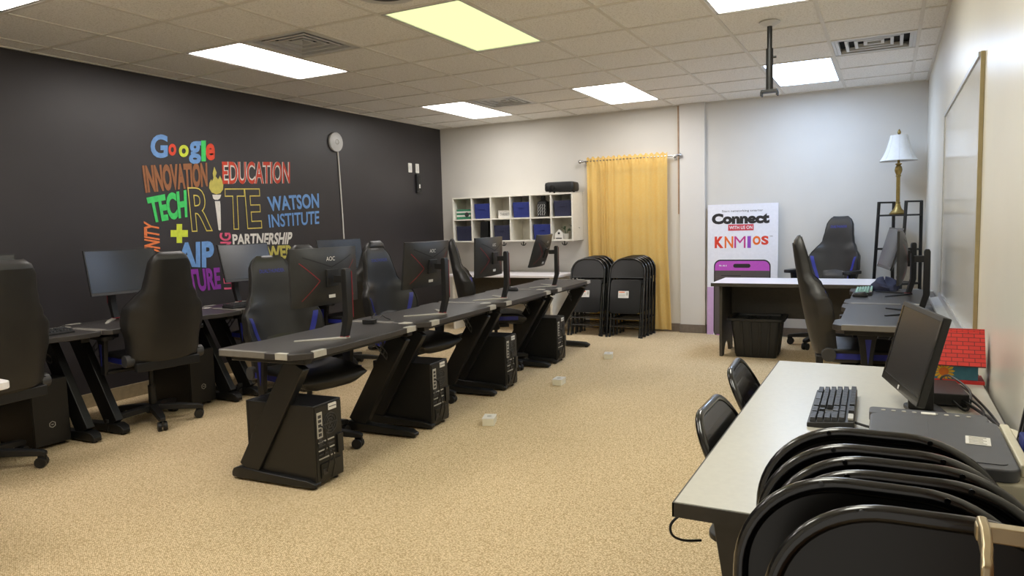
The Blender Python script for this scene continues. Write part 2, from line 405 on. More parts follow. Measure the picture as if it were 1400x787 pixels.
MB().lathe([(.172, -.004), (.172, -.011), (.02, -.014), (.0, -.014)], 36).build('speaker_grille', 'grey_plastic', t)
# ---- projector mount hanging from the ceiling
t = thing('projector_mount', 'black telescoping projector mount pole hanging from the ceiling', 'projector mount', (-.925, 1.587, 0))
MB().lathe([(.07, ZC-.001), (.07, ZC-.008), (.03, ZC-.03), (.0, ZC-.03)], 24).build('ceiling_plate', 'white_enamel', t)
MB().cyl((0, 0, ZC-.02), (0, 0, 2.48), .017).build('upper_pole', 'black_steel', t)
MB().cyl((0, 0, 2.50), (0, 0, 2.215), .024).build('lower_pole', 'black_steel', t)
MB().box(0, 0, 2.212, .11, .06, .02).box(-.052, 0, 2.195, .012, .06, .03).box(.052, 0, 2.195, .012, .06, .03).build('bracket', 'black_steel', t, bevel=.003)
MB().cyl((.02, 0, 2.44), (.045, 0, 2.44), .007).build('thumb_screw', 'black_steel', t)

# ================================================================== ON THE BLACK WALL
MURAL = {
    'G': [(0.312, 2.18), (0.478, 2.196), (0.296, 1.982), (0.462, 1.993)],
    'o': [(0.479, 2.117), (0.556, 2.123), (0.471, 2.014), (0.548, 2.02)],
    'o2': [(0.581, 2.115), (0.683, 2.124), (0.573, 2.009), (0.674, 2.016)],
    'g': [(0.689, 2.157), (0.817, 2.168), (0.673, 1.956), (0.801, 1.963)],
    'l': [(0.818, 2.174), (0.87, 2.179), (0.807, 1.987), (0.855, 1.99)],
    'e': [(0.867, 2.152), (0.969, 2.161), (0.856, 2.0), (0.957, 2.006)],
    'INNOVATION': [(0.212, 1.917), (0.868, 1.981), (0.227, 1.685), (0.859, 1.761)],
    'EDUCATION': [(1.036, 2.001), (1.906, 2.053), (1.028, 1.789), (1.889, 1.826)],
    'TECH': [(0.231, 1.65), (0.628, 1.728), (0.271, 1.434), (0.621, 1.482)],
    'R': [(0.642, 1.748), (0.882, 1.755), (0.657, 1.352), (0.884, 1.354)],
    'T': [(1.048, 1.75), (1.282, 1.758), (1.029, 1.365), (1.283, 1.36)],
    'E': [(1.282, 1.758), (1.479, 1.764), (1.292, 1.365), (1.478, 1.369)],
    'WATSON': [(1.562, 1.684), (2.312, 1.738), (1.586, 1.537), (2.307, 1.579)],
    'INSTITUTE': [(1.565, 1.505), (2.305, 1.547), (1.574, 1.373), (2.295, 1.403)],
    '+': [(0.447, 1.425), (0.622, 1.423), (0.434, 1.261), (0.609, 1.254)],
    'AIP': [(0.492, 1.259), (0.888, 1.265), (0.474, 1.054), (0.873, 1.014)],
    'COMMUNITY': [(0.191, 1.453), (0.333, 1.427), (0.159, 0.877), (0.323, 0.849)],
    'LEARNING': [(0.955, 1.338), (1.087, 1.335), (0.97, 0.804), (1.089, 0.797)],
    'PARTNERSHIP': [(1.103, 1.32), (1.894, 1.324), (1.104, 1.217), (1.853, 1.196)],
    'FUTURE': [(0.408, 1.02), (0.935, 1.014), (0.45, 0.811), (0.936, 0.811)],
    'EMPOWER': [(1.102, 1.195), (1.884, 1.19), (1.11, 1.069), (1.894, 1.047)],
}
FLAME = [(0.945, 1.947), (0.969, 1.893), (0.954, 1.859), (0.981, 1.833), (1.004, 1.868), (1.022, 1.828), (1.036, 1.788), (1.028, 1.74), (0.996, 1.705), (0.95, 1.694), (0.898, 1.709), (0.873, 1.748), (0.88, 1.795), (0.903, 1.83), (0.91, 1.81), (0.929, 1.844), (0.923, 1.884)]
CUP = [(0.904, 1.689), (1.004, 1.691), (0.988, 1.657), (0.962, 1.643), (0.929, 1.643), (0.91, 1.656)]
HANDLE = [(0.927, 1.63), (0.986, 1.631), (0.988, 1.596), (0.982, 1.46), (0.976, 1.364), (0.964, 1.358), (0.949, 1.365), (0.939, 1.494)]
WX = XL+.0025
paints = {'p_blue': (110, 156, 214), 'p_red': (224, 74, 46), 'p_lime': (206, 220, 66), 'p_green': (66, 206, 104), 'p_brown': (150, 98, 62), 'p_redbrown': (205, 70, 46),
          'p_white': (226, 222, 214), 'p_khaki': (196, 186, 92), 'p_yellow': (214, 196, 96), 'p_orange': (232, 128, 72), 'p_pink': (220, 92, 126), 'p_purple': (142, 52, 164)}
for k, c in paints.items(): mat(k, c, .6, var=.10, scale=25)
mural = thing('wall_mural', 'colourful hand-painted word mural with a torch on the black wall', 'mural', (WX, 1.1, .8))
def quad_fn(q, dx=0.0, turn=False):
    (tly, tlz), (try_, trz), (bly, blz), (bry, brz) = q
    def fn(u, v):
        if turn: u, v = 1-v, u       # word reads upwards
        y = (tly*(1-u)+try_*u)*v+(bly*(1-u)+bry*u)*(1-v); z = (tlz*(1-u)+trz*u)*v+(blz*(1-u)+brz*u)*(1-v)
        return (dx, y-1.1, z-.8)
    return fn
def word(key, text, mt, off=.03, turn=False, back=None):
    if back: lettering('painted_outline', text, back, quad_fn(MURAL[key], 0, turn), mural, off+.035)
    o = lettering('painted_word', text, mt, quad_fn(MURAL[key], .0015, turn), mural, off)
    o['label'] = 'painted lettering reading ' + text
for k, tx, mt in (('G', 'G', 'p_blue'), ('o', 'o', 'p_red'), ('o2', 'o', 'p_lime'), ('g', 'g', 'p_blue'), ('l', 'l', 'p_green'), ('e', 'e', 'p_red')): word(k, tx, mt, .035)
word('INNOVATION', 'INNOVATION', 'p_brown', .05)
word('EDUCATION', 'EDUCATION', 'p_redbrown', .012, back='p_white')
word('TECH', 'TECH', 'p_green', .045)
for k in 'RTE':
    o = lettering('painted_letter', k, 'p_yellow', quad_fn(MURAL[k], .0015), mural, .02, .010, nrm=(.12, 0, 0)); o['label'] = 'yellow outlined letter '+k
word('WATSON', 'WATSON', 'p_blue', .03); word('INSTITUTE', 'INSTITUTE', 'p_blue', .018)
word('AIP', 'AIP', 'p_blue', .045); word('COMMUNITY', 'COMMUNITY', 'p_orange', .03, True); word('LEARNING', 'LEARNING', 'p_pink', .03, True)
word('PARTNERSHIP', 'PARTNERSHIP', 'p_white', .035); word('FUTURE', 'FUTURE', 'p_purple', .04); word('EMPOWER', 'EMPOWER', 'p_khaki', .04)
q = quad_fn(MURAL['+'])
b = MB(); b.add([q(u, v) for u, v in ((.34, 0), (.66, 0), (.66, .32), (1, .32), (1, .68), (.66, .68), (.66, 1), (.34, 1), (.34, .68), (0, .68), (0, .32), (.34, .32))], [tuple(range(12))]); b.build('painted_plus', 'p_lime', mural)
for nm, pl, mt in (('painted_flame', FLAME, 'p_khaki'), ('painted_torch_cup', CUP, 'p_white'), ('painted_torch_handle', HANDLE, 'p_white')):
    MB().add([(.001, y-1.1, z-.8) for y, z in pl], [tuple(range(len(pl)))]).build(nm, mt, mural)
# access point, its cord, switch plates, holder
t = thing('wireless_access_point', 'round white wireless access point high on the black wall', 'router', (XL, 2.615, 2.316))
b = MB(); b.M = Matrix.Rotation(PI/2, 4, 'Y'); b.lathe([(.105, 0), (.11, .012), (.107, .026), (.085, .034), (0, .036)], 36); b.build('housing', 'white_enamel', t)
b = MB(); b.M = Matrix.Rotation(PI/2, 4, 'Y'); b.lathe([(.030, .0355), (.030, .0375), (.025, .0375), (.025, .0355)], 28); b.build('status_ring', 'silver_trim', t)
o = MB().tube([(XL+.008, 2.65, 2.21), (XL+.008, 2.66, 2.0), (XL+.007, 2.68, 1.5), (XL+.007, 2.69, 1.0), (XL+.007, 2.70, .72)], .008, 8).build('network_cable', 'white_plastic')
tag(o, 'thin white cable running down the black wall from access point', 'cable')
for y, lab in ((4.04, 'pale switch plate on black wall, the one nearer the mural'), (4.20, 'pale switch plate on black wall just above black holder')):
    t = thing('wall_plate', lab, 'switch plate', (XL, y, 2.11), 0, 'small plates on the black wall')
    MB().prism(rrect(.075, .12, .008), 0, .008, 'x').build('plate', 'white_plastic', t)
    MB().bx(.008, .014, -.012, .012, -.03, .03).build('rocker', 'white_enamel', t, bevel=.002)
t = thing('wall_holder', 'narrow black wall holder with white tag below the switch plates', 'holder', (XL, 4.20, 1.91))
MB().bx(0, .03, -.05, .05, -.12, .12).build('body', 'black_plastic', t, bevel=.004)
MB().bx(.03, .034, -.035, .035, -.09, .09).build('front_slot', 'black_gloss', t)
MB().bx(.034, .036, -.012, .014, -.06, -.01).build('tag', 'sticker', t)

# ================================================================== BACK WALL
# window behind the curtain
win = struct(MB().bx(-3.36, -2.57, YB-.004, YB+.002, .82, 1.94).build('window_1', 'pane'))
b = MB(); b.bx(-3.40, -3.35, YB-.03, YB, .78, 1.98); b.bx(-2.58, -2.53, YB-.03, YB, .78, 1.98); b.bx(-3.40, -2.53, YB-.03, YB, 1.93, 1.98); b.bx(-3.40, -2.53, YB-.045, YB, .76, .82)
b.build('window_frame', 'frame_brown', win)
MB().bx(-3.35, -2.58, YB-.02, YB, 1.36, 1.39).build('meeting_rail', 'frame_brown', win)
t = thing('curtain_rod', 'thin silver curtain rod with crystal finials over the window', 'curtain rod', (-3.0, YB-.075, 2.095))
MB().cyl((-.57, 0, 0), (.60, 0, 0), .009).build('rod', 'chrome', t)
for s, x in ((-1, -.57), (1, .60)):
    b = MB(); b.M = Matrix.Translation((x, 0, 0)) @ Matrix.Rotation(s*PI/2, 4, 'Y'); b.lathe([(.010, 0), (.018, .01), (.010, .02), (.024, .035), (.026, .047), (.015, .062), (0, .066)], 12); b.build('finial', 'chrome', t)
    MB().bar((x-s*.03, .073, -.02), (x-s*.03, 0, -.006), .014, .012).box(x-s*.03, .07, -.02, .03, .008, .06).build('bracket', 'chrome', t)
def cur(u, v):
    x = -3.52+1.02*u+(.04*u if v < .5 else 0)*(1-2*v)
    pinch = math.exp(-((u-.24)/.10)**2)
    z = .03+2.105*v
    fold = math.sin(u*62)*.012+math.sin(u*27+1.3+v*1.2+1.5*math.sin(u*9))*.018*(1-.35*v)+math.sin(u*41+math.sin(v*5)*.8)*.006+pinch*math.sin(u*170)*.008
    if v > .955: fold = math.sin(u*150)*.012
    return (x, YB-.072+fold*.9-.012, z+(.012*math.sin(u*95) if v > .985 else 0))
o = MB().grid(cur, 240, 44).build('curtain', 'sheer', sharp=180); tag(o, 'sheer golden yellow curtain hanging to the floor over the window', 'curtain')
o = MB().bx(-2.398, -2.384, YB-.014, YB, 1.41, ZC-.01).build('cable_raceway', 'raceway_tan'); tag(o, 'thin vertical cord channel on wall right of the yellow curtain', 'raceway')
# cubby shelf
CX0, CX1, CZ0, CZ1, CD = -5.345, -3.61, 1.12, 1.712, .345
shelf = thing('cubby_shelf', 'white twelve-cell cubby shelf mounted on the back wall', 'shelf', (0, YB, 0))
pn = .018; cw = (CX1-CX0-pn)/6
MB().bx(CX0, CX1, -CD, 0, CZ1-pn, CZ1).build('top_board', 'melamine', shelf, bevel=.002)
MB().bx(CX0, CX1, -CD, 0, CZ0, CZ0+pn).build('bottom_board', 'melamine', shelf, bevel=.002)
MB().bx(CX0, CX1, -.012, -.002, CZ0, CZ1).build('back_board', 'melamine', shelf)
zm = (CZ0+CZ1)/2
for k in range(7):
    x = CX0+k*cw; MB().bx(x, x+pn, -CD, -.012, CZ0+pn, CZ1-pn).build('divider' if 0 < k < 6 else 'side_board', 'melamine', shelf, bevel=.002)
for k in range(6):
    x = CX0+k*cw+pn; MB().bx(x, x+cw-pn, -CD+.002, -.012, zm-pn/2, zm+pn/2).build('cell_shelf', 'melamine', shelf)
MB().bx(CX0-.01, CX1+.01, -.02, -.001, CZ1, CZ1+.012).build('wall_rail', 'melamine', shelf)
for k in (2, 3, 4, 5):
    hk = 1.5; h = thing('coat_hook', 'small dark double coat hook under the white cubby shelf, column %s' % ('three', 'four', 'five', 'six')[k-2], 'hook', (CX0+(k+.5)*cw+.02, YB-CD+.06, CZ0), 0, 'coat hooks under the shelf'); h.scale = (1.5, 1.5, 1.5)
    MB().cyl((0, 0, 0), (0, 0, -.035), .005).build('stem', 'black_steel', h)
    MB().tube([(math.cos(a)*.022, -.0, -.035+.022-.022*math.sin(a)-.0) for a in [PI*(i/8) for i in range(9)]], .004, 6).build('prong', 'black_steel', h)
def cell(col, row): return CX0+pn+col*cw+(cw-pn)/2, (zm+pn/2 if row else CZ0+pn)
def fabric_bin(col, row, mt, lab, hgt=.195, tilt=0):
    x, z = cell(col, row); ww = cw-pn-.03
    t = thing('storage_bin', lab, 'storage bin', (x+.008, YB-CD/2-.02, z), tilt, 'fabric bins in the cubby shelf')
    b = MB(); d2 = .13; w2 = ww/2
    b.loft([[(sx*w2*k, sy*d2*k, zz) for sx, sy in ((-1, -1), (1, -1), (1, 1), (-1, 1))] for k, zz in ((.94, 0), (1, hgt), (.96, hgt), (.90, .01))]); b.build('bin_body', mt, t, bevel=.004)
    MB().bx(-.035, .035, -d2-.004, -d2+.002, hgt*.62, hgt*.72).build('pull_tab', mt, t)
fabric_bin(1, 1, 'blue_fabric', 'royal blue fabric bin in upper cubby between green basket and framed sign')
fabric_bin(3, 1, 'blue_fabric', 'royal blue fabric bin in upper cubby beside the patterned black bottle')
fabric_bin(5, 1, 'navy_fabric', 'dark navy fabric bin in upper cubby below the projector')
fabric_bin(0, 0, 'navy_fabric', 'dark navy fabric bin in lowest cubby below the green basket')
fabric_bin(2, 0, 'navy_fabric', 'dark navy fabric bin in lowest cubby below the framed sign')
fabric_bin(4, 0, 'blue_fabric', 'royal blue fabric bin in lowest cubby behind the farthest monitor')
x, z = cell(0, 1); t = thing('gift_basket', 'green and white striped box in the first upper cubby', 'box', (x-.01, YB-.2, z))
MB().box(0, 0, .065, .21, .2, .13).build('box_body', 'green_mark', t, bevel=.006)
for k in range(2): MB().box(0, 0, .045+.05*k, .214, .204, .022).build('white_stripe', 'white_plastic', t)
MB().cyl((.06, -.10, .06), (.06, -.115, .06), .03).build('round_tag', 'ink', t)
def plant(name, x, y, z, h, n, lab, pot=True, sc=1.0):
    t = thing(name, lab, 'plant', (x, y, z))
    if pot: MB().lathe([(.024*sc, 0), (.032*sc, .03*sc), (.03*sc, .06*sc), (.025*sc, .06*sc), (.02*sc, .05*sc), (0, .05*sc)], 14).build('pot', 'silver_trim', t)
    for k in range(n):
        a = k*2.4; rr = h*.45; b = MB()
        p0 = Vector((0, 0, .04*sc if pot else 0)); p1 = Vector((math.cos(a)*rr*.4, math.sin(a)*rr*.4, h*(.7+.3*((k*7) % 5)/5))); p2 = p1+Vector((math.cos(a)*rr*.5, math.sin(a)*rr*.5, -h*.05))
        b.bar(p0, p1, .003, .003); sd = Vector((-math.sin(a), math.cos(a), 0))*.016*sc; mid = (p1+p2)/2+Vector((0, 0, .01)); qv = (p0*.3+p1*.7)
        b.add([tuple(qv), tuple(mid+sd), tuple(p2), tuple(mid-sd), tuple(mid+Vector((0, 0, -.003)))], [(0, 1, 4), (1, 2, 4), (2, 3, 4), (3, 0, 4), (0, 1, 2, 3)]); b.build('leaf', 'leaf', t)
x, z = cell(0, 1); plant('small_plant', x+.085, YB-.07, z, .19, 6, 'dark leafy sprig behind the green striped box', pot=True)
x, z = cell(2, 1); t = thing('framed_sign', 'small white framed word sign standing in the third upper cubby', 'sign', (x+.03, YB-.24, z))
b = MB(); b.bx(-.11, .11, -.01, .01, 0, .012); b.bx(-.11, .11, -.01, .01, .088, .1); b.bx(-.11, -.098, -.01, .01, .012, .088); b.bx(.098, .11, -.01, .01, .012, .088); b.build('sign_frame', 'white_plastic', t)
MB().bx(-.098, .098, -.004, .004, .012, .088).build('sign_face', 'sticker', t)
lettering('sign_word', 'THANKFUL', 'ink', lambda u, v: (-.085+.17*u, -.0055, .03+.04*v), t, .0)
x, z = cell(4, 1); t = thing('patterned_bottle', 'black square-shouldered bottle with white scribble pattern in upper cubby', 'bottle', (x-.005, YB-.24, z))
b = MB()
b.loft([[(px*k, py*k, zz) for px, py in rrect(.125, .125, .025)] for k, zz in ((1, 0), (1, .17), (.95, .185), (.6, .205), (.42, .212), (.42, .245))]); b.build('bottle_body', 'black_plastic', t)
MB().cyl((0, 0, .235), (0, 0, .262), .03).build('cap', 'black_gloss', t)
random.seed(3)
for k in range(4):
    xx = -.045+.03*k; b = MB(); b.tube([(xx+.008*math.sin(j*1.9+k), -.0635, .02+j*.0125) for j in range(12)], .002, 5); b.build('painted_scribble', 'logo_white', t)
x, z = cell(1, 0); o = MB().bx(-.055, .055, -.12, .10, 0, .25).build('file_box', 'case_black', loc=(x+.03, YB-.22, z), rot=(0, .05, 0), bevel=.004); tag(o, 'tall black file box in lower cubby beside a navy bin', 'file box')
x, z = cell(5, 0)
t = thing('decor_house', 'small white wooden house ornament in the last lower cubby', 'ornament', (x-.05, YB-.30, z))
MB().prism([(-.055, 0), (.055, 0), (.055, .07), (0, .125), (-.055, .07)], -.02, .02, 'y').build('house_body', 'white_plastic', t)
MB().bx(-.014, .014, -.022, -.019, .065, .09).build('house_window', 'ink', t); MB().bx(-.04, .04, -.022, -.019, .008, .022).build('house_base_mark', 'ink', t)
plant('vase_plant', x+.035, YB-.29, z, .17, 5, 'grey vase with sprigs beside the white house ornament', True, 1.2)
plant('vase_plant', x+.092, YB-.16, z, .20, 5, 'grey vase with taller dark leaves at the cubby end', True, 1.2)
# projector
t = thing('projector', 'black projector sitting on top of the white cubby shelf', 'projector', (-3.815, YB-.19, CZ1+.012), .10)
b = MB(); b.loft([[(px*k, py*k, zz) for px, py in rrect(.39, .26, .05)] for k, zz in ((.95, .012), (1, .03), (1, .09), (.96, .118), (.85, .126))]); b.build('housing', 'black_plastic', t)
MB().cyl((-.085, -.12, .055), (-.085, -.14, .055), .032).build('lens', 'black_gloss', t)
b = MB()
for k in range(7): b.bx(.06+.013*k, .066+.013*k, -.128, -.122, .03, .08)
b.build('vent_slots', 'vent_dark', t)
MB().bx(-.14, -.115, -.126, -.124, .05, .062).build('brand_mark', 'sticker', t)
for sx in (-1, 1):
    for sy in (-1, 1): MB().cyl((sx*.13, sy*.085, 0), (sx*.13, sy*.085, .016), .012).build('foot', 'black_plastic', t)
# poster board leaning on the wall
PW, PH = .775, 1.505
for k, c in {'k_red': (222, 62, 40), 'k_or': (236, 112, 36), 'k_mag': (196, 56, 140), 'k_pur': (150, 74, 190), 'k_pink': (196, 84, 196), 'banner_red': (206, 48, 66), 'poster_white': (236, 236, 244), 'poster_ink': (34, 32, 34), 'lilac': (205, 170, 214), 'phone_grey': (86, 78, 78)}.items(): mat(k, c, .45, var=.03)
po = thing('poster_board', 'tall white foam poster board reading Connect leaning on the back wall', 'poster', (-1.653, YB-.115, 0)); po.rotation_euler = (-.045, 0, 0)
MB().bx(-PW/2, PW/2, 0, .012, 0, PH).build('board', 'poster_white', po, bevel=.001)
def pl(x0, x1, z0, z1, d=.0012): return lambda u, v: (-PW/2+PW*(x0+(x1-x0)*u), -d, PH*(z0+(z1-z0)*v))
lettering('poster_tagline', 'Start networking smarter', 'phone_grey', pl(.21, .79, .936, .957), po)
lettering('poster_title', 'Connect', 'poster_ink', pl(.06, .88, .850, .932, .0016), po, .06)
MB().bx(-PW/2+PW*.30, -PW/2+PW*.66, -.0018, 0, PH*.800, PH*.846).build('poster_banner', 'banner_red', po)
lettering('poster_banner_text', 'WITH US ON', 'poster_white', pl(.315, .645, .810, .836, .0026), po, .02)
for tx, x0, x1, z0, z1, mt, bo in (('K', .105, .235, .668, .757, 'k_red', .05), ('N', .25, .375, .668, .757, 'k_or', .02), ('M', .39, .55, .668, .757, 'k_mag', 0), ('I', .575, .625, .668, .757, 'k_pur', .05), ('O', .65, .76, .69, .757, 'k_or', .05), ('S', .77, .87, .69, .757, 'k_red', .045)):
    lettering('poster_logo_letter', tx, mt, pl(x0, x1, z0, z1), po, bo)
lettering('poster_mark', 'TM', 'phone_grey', pl(.885, .925, .748, .758), po)
ph = [(px, pz) for px, pz in rrect(.62, 1.0, .07, 6)]
def shp(name, out, cx, cz, mt, d):
    MB().prism([(px+cx, pz+cz) for px, pz in out], -d, 0, 'y').build(name, mt, po)
shp('phone_frame', rrect(.625, .90, .075, 6), 0, .423, 'poster_ink', .001)
shp('phone_status_bar', rrect(.60, .87, .065, 6), 0, .423, 'k_pink', .0016)
shp('phone_screen', rrect(.60, .74, .01, 2), 0, .378, 'phone_grey', .0022)
shp('phone_island', rrect(.19, .045, .022, 5), 0, .803, 'poster_ink', .003)
lettering('phone_clock', '9:41', 'poster_white', pl(.17, .28, .527, .540, .0026), po, .02)
shp('phone_side_glow', rrect(.075, .55, .004, 2), -PW/2+.038, .28, 'lilac', .0009)
shp('phone_menu_line', rrect(.22, .008, .003, 2), -.12, .69, 'poster_ink', .003)

# ================================================================== GAMING DESKS  (local: length X, user side +Y)
DL, DD = 1.15, .60
def gaming_desk(label, loc, rz, group):
    t = thing('gaming_desk', label, 'desk', loc, rz, group)
    L, D, c = DL/2, DD/2, .07
    out = [(-L, -D+c), (-L+c, -D), (L-c, -D), (L, -D+c), (L, D-c*.6), (L-c*.6, D), (.34, D), (.28, D-.03), (-.28, D-.03), (-.34, D), (-L+c*.6, D), (-L, D-c*.6)]
    MB().prism(out, ZD-.032, ZD).build('desktop', 'desk_carbon', t, bevel=.004)
    for s in (-1, 1):
        MB().prism([(s*(L+.004), -.06), (s*(L+.004), D-.05), (s*(L-.035), D-.05), (s*(L-.022), -.06)], ZD-.028, ZD+.003).build('end_trim', 'trim_grey', t, bevel=.002)
        MB().prism([(s*(L+.003), -D+c+.02), (s*(L+.003), -D+c+.10), (s*(L-.03), -D+c+.10), (s*(L-.03), -D+c+.035)], ZD-.03, ZD+.003).build('corner_cap', 'silver_trim', t, bevel=.002)
        MB().prism([(s*(L-c-.02), -D-.003), (s*(L-c-.12), -D-.003), (s*(L-c-.12), -D+.03), (s*(L-c-.035), -D+.03)], ZD-.03, ZD+.003).build('corner_cap', 'silver_trim', t, bevel=.002)
        x = s*(L-.095)
        lg = MB()   # Z-shaped side frame: foot, slanted post, top rail
        lg.bar((x, -.19, ZD-.06), (x, .17, .06), .055, .13, (0, 1, 0))
        lg.bx(x-.03, x+.03, -.26, .24, ZD-.065, ZD-.032)
        lg.build('leg', 'black_steel', t, bevel=.006)
        ft = MB(); ft.loft([[(x+a*.036*k, y, z) for a, z in ((-1, .012), (1, .012), (1, h), (-1, h))] for y, k, h in ((-.285, .7, .032), (-.24, 1, .05), (.05, 1, .062), (.22, 1, .075), (.27, .9, .06), (.29, .7, .035))])
        ft.build('foot', 'black_steel', t, bevel=.006)
        for yy in (-.25, .25): MB().cyl((x, yy, 0), (x, yy, .016), .018).build('foot_pad', 'black_plastic', t)
        br = MB(); p0 = Vector((x-s*.03, -.10, .52)); p1 = Vector((x-s*.20, -.10, ZD-.034)); n_ = Vector((s*.42, 0, .9)).normalized()*.018
        br.bar(p0+n_, p1+n_, .004, .008); br.bar(p0-n_, p1-n_, .004, .008)
        for k in range(6):
            q = p0.lerp(p1, k/5); br.bar(q+n_, q-n_, .004, .008)
        br.build('brace', 'grey_plastic', t)
    MB().bx(-L+.12, L-.12, -.23, -.19, ZD-.062, ZD-.033).build('cross_rail', 'black_steel', t)
    return t
CROT = R(3.1)
def crow(k, dx=0, dy=0):
    """centre row: desk k, offsets along its own axes (dx toward room right, dy away from the door)"""
    cx, cy = -3.085-.055*1.165*k, -.555+1.165*k
    return (cx+dx*math.cos(CROT)-dy*math.sin(CROT), cy+dx*math.sin(CROT)+dy*math.cos(CROT))
d0 = gaming_desk('black gaming desk at the near end of the middle row', crow(0)+(0,), PI/2+CROT, 'gaming desks in the middle row')
for k, lb in ((1, 'black gaming desk second from near end of the middle row'), (2, 'black gaming desk third from near end of the middle row'), (3, 'black gaming desk at the far end of middle row near stacked chairs')):
    dup(d0, lb, crow(k)+(0,), PI/2+CROT)
for k, lb in enumerate(('black gaming desk along black wall, cut off by the left photo edge', 'black gaming desk along black wall under the blue-grey monitor', 'black gaming desk along black wall under the LEARNING lettering', 'black gaming desk along black wall behind the nearest AOC monitor')):
    dup(d0, lb, (-5.0, -1.44+1.16*k, 0), -PI/2, 'gaming desks along the black wall')
dup(d0, 'black gaming desk by right wall, nearer one with the bare desktop', (-.155, 1.275, 0), PI/2, 'gaming desks along the right wall')
dup(d0, 'black gaming desk by right wall, farther one touching the white desk', (-.155, 2.435, 0), PI/2, 'gaming desks along the right wall')

# ================================================================== PC TOWERS  (local: rear panel faces -Y, front +Y)
def pc_tower(label, loc, rz, group):
    t = thing('pc_tower', label, 'computer', loc, rz, group)
    W_, D_, H_ = .225, .44, .44
    MB().bx(-W_/2, W_/2, -D_/2, D_/2, .022, H_).build('case_body', 'case_black', t, bevel=.006)
    MB().bx(-W_/2, W_/2, D_/2, D_/2+.018, .022, H_).build('front_panel', 'case_black', t, bevel=.006)
    b = MB(); n = 6
    for k in range(6):
        a0, a1 = k*PI/3+PI/6, (k+1)*PI/3+PI/6
        b.bar((math.cos(a0)*.02, D_/2+.019, .15+math.sin(a0)*.02), (math.cos(a1)*.02, D_/2+.019, .15+math.sin(a1)*.02), .003, .002, (0, 1, 0))
    b.bar((-.007, D_/2+.019, .15), (.007, D_/2+.019, .15), .004, .002, (0, 1, 0))
    b.build('hexagon_badge', 'silver_trim', t)
    for sx in (-1, 1):
        for sy in (-1, 1): MB().cyl((sx*.085, sy*.18, 0), (sx*.085, sy*.18, .024), .017, n=10).build('foot', 'black_plastic', t)
    y = -D_/2
    rp = MB(); rp.bx(-.105, .105, y-.004, y, .04, H_-.015); rear = rp.build('rear_panel', 'black_steel', t)
    def sub(name, mt, x0, x1, z0, z1, d=.004): return MB().bx(x0, x1, y-.004-d, y-.003, z0, z1).build(name, mt, rear)
    # seen from behind: x is mirrored, ports on the viewer's left
    sub('port_plate', 'silver_trim', -.095, -.055, .265, .40); sub('port_plate', 'grey_plastic', -.088, -.062, .22, .262)
    pb = MB()
    for k in range(5): pb.bx(-.088, -.066, y-.0105, y-.008, .275+.024*k, .290+.024*k)
    pb.build('ports', 'ink', rear)
    fb = MB()
    for rr in (.055, .040, .025): fb.tube([(.01+rr*math.cos(a), y-.006, .325+rr*math.sin(a)) for a in [2*PI*i/20 for i in range(20)]], .0022, 5, True)
    for k in range(6): fb.bar((.01, y-.006, .325), (.01+.055*math.cos(k*PI/3), y-.006, .325+.055*math.sin(k*PI/3)), .004, .002, (0, 1, 0))
    fb.build('fan_grille', 'grey_plastic', rear)
    for k in range(5): sub('slot_cover', 'grey_plastic' if k % 2 else 'silver_trim', -.09+.0, .035, .15+.022*k, .156+.022*k)
    sub('side_bracket', 'black_steel', .055, .10, .15, .25, .012)
    sub('power_supply', 'case_black', -.08, .085, .05, .125, .006); sub('power_socket', 'ink', -.07, -.035, .065, .095, .010)
    sub('sticker', 'sticker', .0, .062, .395, .428, .005)
    MB().bx(.004, .058, y-.0105, y-.009, .41, .414).build('sticker_print', 'ink', rear)
    for k, (x0, zz) in enumerate(((-.075, .33), (-.055, .24), (-.02, .2))):
        MB().tube([(x0, y-.008, zz), (x0+.005, y-.035, zz-.01), (x0+.012, y-.04, zz-.08), (x0+.008, y-.02, zz-.16)], .0045, 6).build('cable', 'cable_black', rear)
    return t
pt = pc_tower('black PC tower under the near end of the middle desk row', crow(0, .06, -.375)+(0,), PI/2+CROT, 'PC towers under the middle row')
for k, lb in ((1, 'black PC tower second from near end of the middle row'), (2, 'black PC tower third from near end of the middle row'), (3, 'black PC tower fourth and farthest in the middle row')):
    dup(pt, lb, crow(k, .06, -.375)+(0,), PI/2+CROT)
dup(pt, 'black PC tower with hexagon badge beside the leftmost gaming chair', (-5.13, -1.135, 0), -PI/2, 'PC towers along the black wall')
dup(pt, 'black PC tower with hexagon badge right of the chair under the mural', (-5.13, .015, 0), -PI/2, 'PC towers along the black wall')
dup(pt, 'black PC tower under the wall desk behind the nearest middle desk', (-5.13, 1.175, 0), -PI/2, 'PC towers along the black wall')

